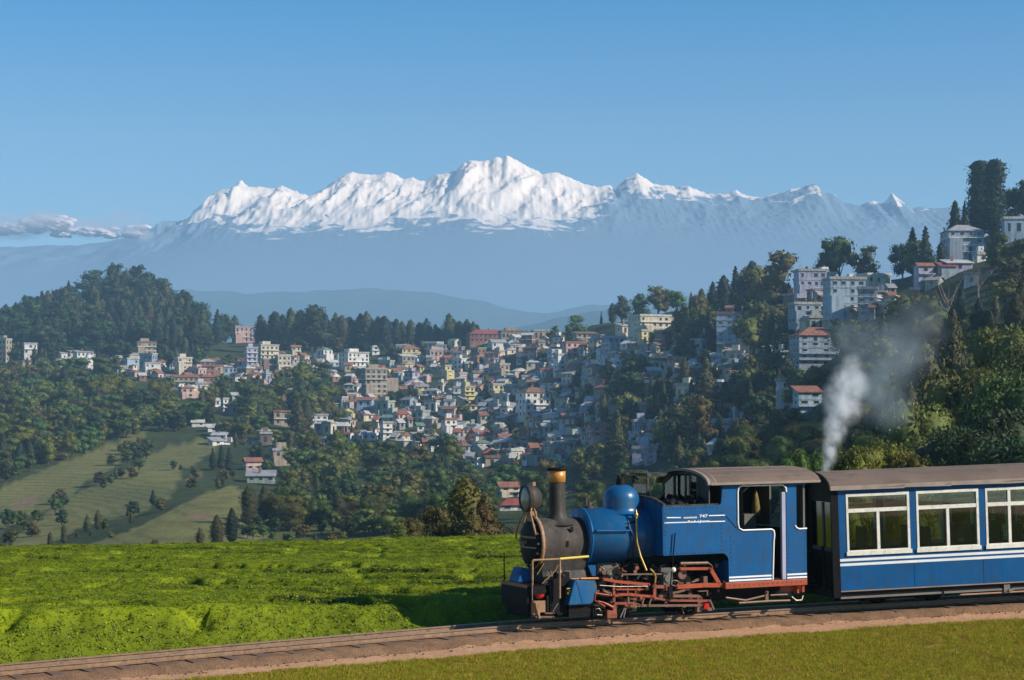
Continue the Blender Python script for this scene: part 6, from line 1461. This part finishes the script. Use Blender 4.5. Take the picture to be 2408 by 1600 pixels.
# inside: floor, ceiling, seats
q = MB(); q.box(U0+0.06, U1-0.06, -0.80, 0.80, 0.34, 0.40); q.box(U0+0.06, U1-0.06, -0.805, -0.795, 0.41, 0.98); q.box(U0+0.06, U1-0.06, 0.795, 0.805, 0.41, 0.98); cp(q, 'floor', P_GREYIN)
q = MB(); q.box(3.2+5, 3.24+5, -0.8, 0.8, 0.41, 2.2); cp(q, 'partition', P_GREYIN)
k_ = 0; u = 0.86
while u < U1-0.6:
    for v in (-0.55, 0.30):
        q = MB(); q.box(u, u+0.42, v-0.22, v+0.42 if v > 0 else v+0.30, 0.70, 0.80); st = cp(q, 'seat', P_SEAT)
        q = MB(); q.box(u+0.42+0.003, u+0.50, v-0.20, v+0.26, 0.78, 1.42); cp(q, 'seat_back', P_SEAT, st, 0.02)
        q = MB(); q.tube([(u+0.46,v-0.21,0.78),(u+0.46,v-0.21,1.42),(u+0.46,v+0.27,1.42)], 0.012, 6); cp(q, 'grab_rail', P_STEEL, st)
    u += 0.92
# underframe, bogies
q = MB(); q.box(U0, U1, -0.80, -0.70, 0.20, 0.304); q.box(U0, U1, 0.70, 0.80, 0.20, 0.304); q.box(U0, U1, -0.69, 0.69, 0.22, 0.30); cp(q, 'underframe', P_BLACK)
q = MB(); q.box(U0, 3.62, -0.835, -0.80-0.002, 0.175, 0.212); cp(q, 'sole_bar', P_SOLE)
q = MB(); q.box(3.85, U1, -0.835, -0.80-0.002, 0.175, 0.212); cp(q, 'sole_bar', P_SOLE)
q = MB(); q.box(3.66,3.78,-0.84,-0.72,0.12,0.28); q.tube([(3.74,-0.86,0.16),(3.86,-0.86,0.20)],0.03,8); cp(q, 'vacuum_valve', P_STEEL)
q = MB(); q.box(2.42,2.46,-0.84,-0.80,0.14,0.24); cp(q, 'rod_bracket', P_BLACK)
for bc in (1.9, 9.6):
    q = MB(); q.box(bc-0.85, bc+0.85, -0.46, -0.42, 0.10, 0.21); q.box(bc-0.85, bc+0.85, 0.42, 0.46, 0.10, 0.21); q.box(bc-0.15, bc+0.15, -0.46, 0.46, 0.12, 0.20); bg_ = cp(q, 'bogie', P_BLACK)
    for du in (-0.55, 0.55):
        for sgn in (-1, 1):
            q = MB(); q.lathe((bc+du, sgn*0.32-0.04, 0.20), (0,1,0), [(0,0.0),(0,0.195),(0.06,0.20),(0.08,0.215),(0.08,0.0)], 28); cp(q, 'wheel', P_BLACK, bg_)
        q = MB(); q.tube([(bc+du,-0.40,0.20),(bc+du,0.40,0.20)], 0.04, 8); cp(q, 'axle', P_BLACK, bg_)
q = MB()                                             # long rod and box of the brake gear under the floor
q.tube([(0.5,-0.3,0.12),(11,-0.3,0.12)], 0.03, 6); q.box(4.8,6.4,-0.6,0.6,0.05,0.2); cp(q, 'brake_gear', P_BLACK)
# ------------------------------------------------------------------ trees and bushes just beyond the tea and behind the train
def near_plant(kind, key, px, ytop, ybase_true, D, hm, ws, label, group=None):
    """stands at distance D in direction px, its top at height angle ytop"""
    x = (px-CX)/F*D; ztop = HC-(ytop-CY)*D/F
    o = empty(kind); crown, trunk = PROTO[key][:2]
    o.location = (x, D, ztop-hm); o.scale = (hm*ws, hm*ws, hm); o.rotation_euler = (0,0,rng.uniform(0,6.28))
    for nm, me in (('trunk', trunk), ('crown', crown)):
        c = bpy.data.objects.new(nm, me); COL.objects.link(c); c.parent = o
    tag(o, label, 'tree' if kind != 'shrub' else 'shrub', group)
near_plant('conifer_tree','CO1',1093,1120,0,84,5.6,1.0,'brownish columnar tree, taller of the pair at the far tea edge','trees at the far edge of the tea')
near_plant('conifer_tree','CO0',1138,1163,0,80,4.6,1.0,'round brownish tree nearest the headlamp at the far tea edge','trees at the far edge of the tea')
near_plant('conifer_tree','CO0',1112,1192,0,79,4.0,1.0,'low brownish tree between the pair at the far tea edge','trees at the far edge of the tea')
near_plant('shrub','SH0',1040,1186,0,80,3.4,0.62,'dense olive bush left of the brownish tree pair','shrubs at the far edge of the tea')
near_plant('shrub','SH1',1010,1200,0,80,3.0,0.62,'dark olive bush touching the left side of the dense bush','shrubs at the far edge of the tea')
near_plant('shrub','SH1',972,1216,0,77,2.4,0.75,'yellowish low bush at the far tea edge','shrubs at the far edge of the tea')
near_plant('shrub','SH0',940,1226,0,77,2.0,0.80,'lowest leftmost bush at the far tea edge','shrubs at the far edge of the tea')
B_ = [('BY0',2010,1046,56,3.4,0.8,'yellow green bush right beside the steam, behind the carriage'),('BY1',2060,1032,57,3.8,0.85,'largest yellow green bush behind the carriage roof'),('BY0',2110,1044,58,3.6,0.85,'yellow green bush left of the dark tall trees'),('BY1',2150,1062,56,3.0,0.8,'small yellow green bush at the foot of the tall trees'),
      ('BG0',1880,1052,54,3.6,0.55,'leafy bush behind the gap between locomotive and carriage'),('BG1',1920,1058,55,3.6,0.6,'leafy bush left of the steam'),('BG1',1858,1076,53,2.6,0.6,'small leafy bush above the cab roof'),('BO0',1985,1066,60,3.4,0.8,'olive bush hidden partly by the steam')]
for k, px, yt, D, hm, ws, lb in B_: near_plant('shrub' if ws > 0.7 else 'broadleaf_tree', k, px, yt, 0, D, hm, ws*0.72, lb, 'bushes behind the train')
N_ = [('BO1',2190,940,92,11,0.75,'big olive tree left of the group behind the carriage'),('BO0',2290,860,110,15,0.8,'olive brown tree with ragged top behind the carriage'),('CB1',2175,800,135,20,0.8,'tall loose brownish tree at the right edge of the smoke'),('BD0',2350,960,86,11,0.8,'dark tree over the carriage roof, second from the frame edge'),('BG0',2420,860,96,14,0.8,'bright green tree cut by the right frame edge'),('BD1',2250,1000,80,8,0.85,'dark tree low behind the carriage windows'),('BO1',2370,760,150,18,0.75,'tall olive tree high on the right slope'),('CB0',2240,720,170,22,0.75,'feathery brown tree above the ragged olive tree'),('BG1',2395,800,125,13,0.8,'bright green tree below the olive one on the right edge'),('CB1',2140,900,120,13,0.7,'slim brownish tree in the thin smoke'),('BD0',2300,1010,72,7,0.9,'dark bushy tree behind the third carriage window'),('BD1',2400,1020,70,7,0.9,'dark bushy tree at the frame edge behind the carriage')]
for k, px, yt, D, hm, ws, lb in N_: near_plant('conifer_tree' if k[0] == 'C' else 'broadleaf_tree', k, px, yt, 0, D, hm, ws, lb, 'trees close behind the carriage')

# ------------------------------------------------------------------ steam, smoke and the low cloud
def puff_volume(name, puffs, color, density, nscale, lo, hi, label, mat_name, aniso=0.2):
    """closed hull round several soft ellipsoids: centre, radii, strength"""
    m = bpy.data.materials.new(mat_name); m.use_nodes = True; nt = m.node_tree; nt.nodes.clear(); lk = nt.links
    o_ = N(nt, 'ShaderNodeOutputMaterial'); v = N(nt, 'ShaderNodeVolumePrincipled'); lk.new(v.outputs[0], o_.inputs['Volume'])
    v.inputs['Color'].default_value = tuple(color)+(1,); v.inputs['Anisotropy'].default_value = aniso
    tc = N(nt, 'ShaderNodeTexCoord'); nz = N(nt, 'ShaderNodeTexNoise'); nz.inputs['Scale'].default_value = nscale; nz.inputs['Detail'].default_value = 4; nz.inputs['Roughness'].default_value = 0.6
    lk.new(tc.outputs['Object'], nz.inputs['Vector'])
    wv_ = N(nt, 'ShaderNodeVectorMath', operation='MULTIPLY_ADD'); lk.new(nz.outputs['Color'], wv_.inputs[0])
    r0 = sum(p[1][0] for p in puffs)/len(puffs)*0.55
    wv_.inputs[1].default_value = (r0, r0, r0); lk.new(tc.outputs['Object'], wv_.inputs[2])
    acc = None
    for c, r, s in puffs:
        a = N(nt, 'ShaderNodeVectorMath', operation='SUBTRACT'); lk.new(wv_.outputs[0], a.inputs[0]); a.inputs[1].default_value = tuple(c[i]+r0*0.5 for i in range(3))
        d = N(nt, 'ShaderNodeVectorMath', operation='DIVIDE'); lk.new(a.outputs[0], d.inputs[0]); d.inputs[1].default_value = r
        l = N(nt, 'ShaderNodeVectorMath', operation='LENGTH'); lk.new(d.outputs[0], l.inputs[0])
        mr = N(nt, 'ShaderNodeMapRange', interpolation_type='SMOOTHSTEP'); lk.new(l.outputs['Value'], mr.inputs['Value'])
        mr.inputs['From Min'].default_value = 1.0; mr.inputs['From Max'].default_value = 0.15; mr.inputs['To Min'].default_value = 0; mr.inputs['To Max'].default_value = s
        if acc is None: acc = mr.outputs[0]
        else:
            x = N(nt, 'ShaderNodeMath', operation='MAXIMUM'); lk.new(acc, x.inputs[0]); lk.new(mr.outputs[0], x.inputs[1]); acc = x.outputs[0]
    n2 = N(nt, 'ShaderNodeTexNoise'); n2.inputs['Scale'].default_value = nscale*1.7; n2.inputs['Detail'].default_value = 4; lk.new(tc.outputs['Object'], n2.inputs['Vector'])
    mr = N(nt, 'ShaderNodeMapRange'); lk.new(n2.outputs['Fac'], mr.inputs['Value']); mr.inputs['From Min'].default_value = lo; mr.inputs['From Max'].default_value = hi; mr.inputs['To Min'].default_value = 0.12; mr.inputs['To Max'].default_value = 1.2
    mu = N(nt, 'ShaderNodeMath', operation='MULTIPLY'); lk.new(acc, mu.inputs[0]); lk.new(mr.outputs[0], mu.inputs[1])
    m2 = N(nt, 'ShaderNodeMath', operation='MULTIPLY'); lk.new(mu.outputs[0], m2.inputs[0]); m2.inputs[1].default_value = density; lk.new(m2.outputs[0], v.inputs['Density'])
    bm = bmesh.new()
    for c, r, s in puffs:
        q_ = bmesh.ops.create_icosphere(bm, subdivisions=2, radius=1.35)
        for vv in q_['verts']: vv.co = Vector((c[0]+vv.co.x*r[0], c[1]+vv.co.y*r[1], c[2]+vv.co.z*r[2]))
    hull = bmesh.ops.convex_hull(bm, input=bm.verts)
    bmesh.ops.delete(bm, geom=[g for g in hull['geom_interior'] if isinstance(g, bmesh.types.BMVert)] , context='VERTS')
    me = bpy.data.meshes.new(name); bm.to_mesh(me); bm.free(); me.materials.append(m)
    o = bpy.data.objects.new(name, me); COL.objects.link(o)
    return tag(o, label, kind='stuff')
def at(px, py, D): return ((px-CX)/F*D, D, HC-(py-CY)*D/F)
Ds = 37.6; kk = Ds/F
def pf(px, py, rx, rz, s, dD=0.0): return (at(px, py, Ds+dD), (rx*kk, rx*kk, rz*kk), s)
puff_volume('steam', [pf(1945,1104,15,40,1.5), pf(1951,1056,24,54,1.4), pf(1963,1004,36,60,1.2), pf(1982,952,56,64,1.0), pf(1997,905,58,62,0.8), pf(2004,866,32,50,0.55), pf(1955,935,32,50,0.6)],
            (0.94,0.96,0.98), 5.2, 3.2, 0.34, 0.66, 'white steam jet rising between the locomotive and the carriage', 'white_steam')
puff_volume('smoke', [pf(2060,905,110,120,1.0,1.2), pf(2110,830,120,110,0.8,1.4), pf(2010,810,90,90,0.7,1.2), pf(2090,960,80,70,0.9,1.2), pf(2160,760,110,90,0.4,1.5)],
            (0.45,0.54,0.60), 1.05, 1.6, 0.30, 0.70, 'thin blue grey smoke drifting over the right slope', 'blue_grey_smoke', 0.0)
Dc = 9400.0; kc = Dc/F
def pc(px, py, rx, rz, s): return (at(px, py, Dc+300), (rx*kc, 260, rz*kc), s)
cloud = puff_volume('cloud_bank', [pc(-160,535,190,36,0.6), pc(30,538,150,34,0.8), pc(120,520,90,26,1.0), pc(210,536,150,30,0.6), pc(322,545,48,22,1.6), pc(300,515,80,24,0.35)],
            (1.0,0.97,0.97), 0.014, 0.006, 0.36, 0.66, 'faint pinkish cloud bank low in the sky left of the snow peaks', 'pink_cloud', 0.3)

M_CLOUD = paint('cloud_white', (0.78,0.67,0.66), 1.0, var=0.06, scale=0.004, spec=0.0)
for cx_, cy_, rx_, ry_, n in ((112,524,44,13,26), (318,545,22,11,16), (10,538,70,11,26), (215,548,70,9,26), (-110,535,70,12,20)):
    q = MB()
    for i in range(n):
        px_, py_ = cx_+float(np.clip(rng.normal(0,0.55),-1.1,1.1))*rx_, cy_+float(np.clip(rng.normal(0,0.45),-1,1))*ry_
        r_ = rng.uniform(6.0, 13.0)*kc*(0.5+ry_/24)
        blob(q, at(px_, py_, Dc+300+rng.uniform(-40,60)), (r_*1.9, r_*1.3, r_*0.72), rng, 0, 3, 0.16)
    o = q.build('cloud_puff', M_CLOUD, cloud, fix=False)
fill_trees(); place_trees(); label_houses()
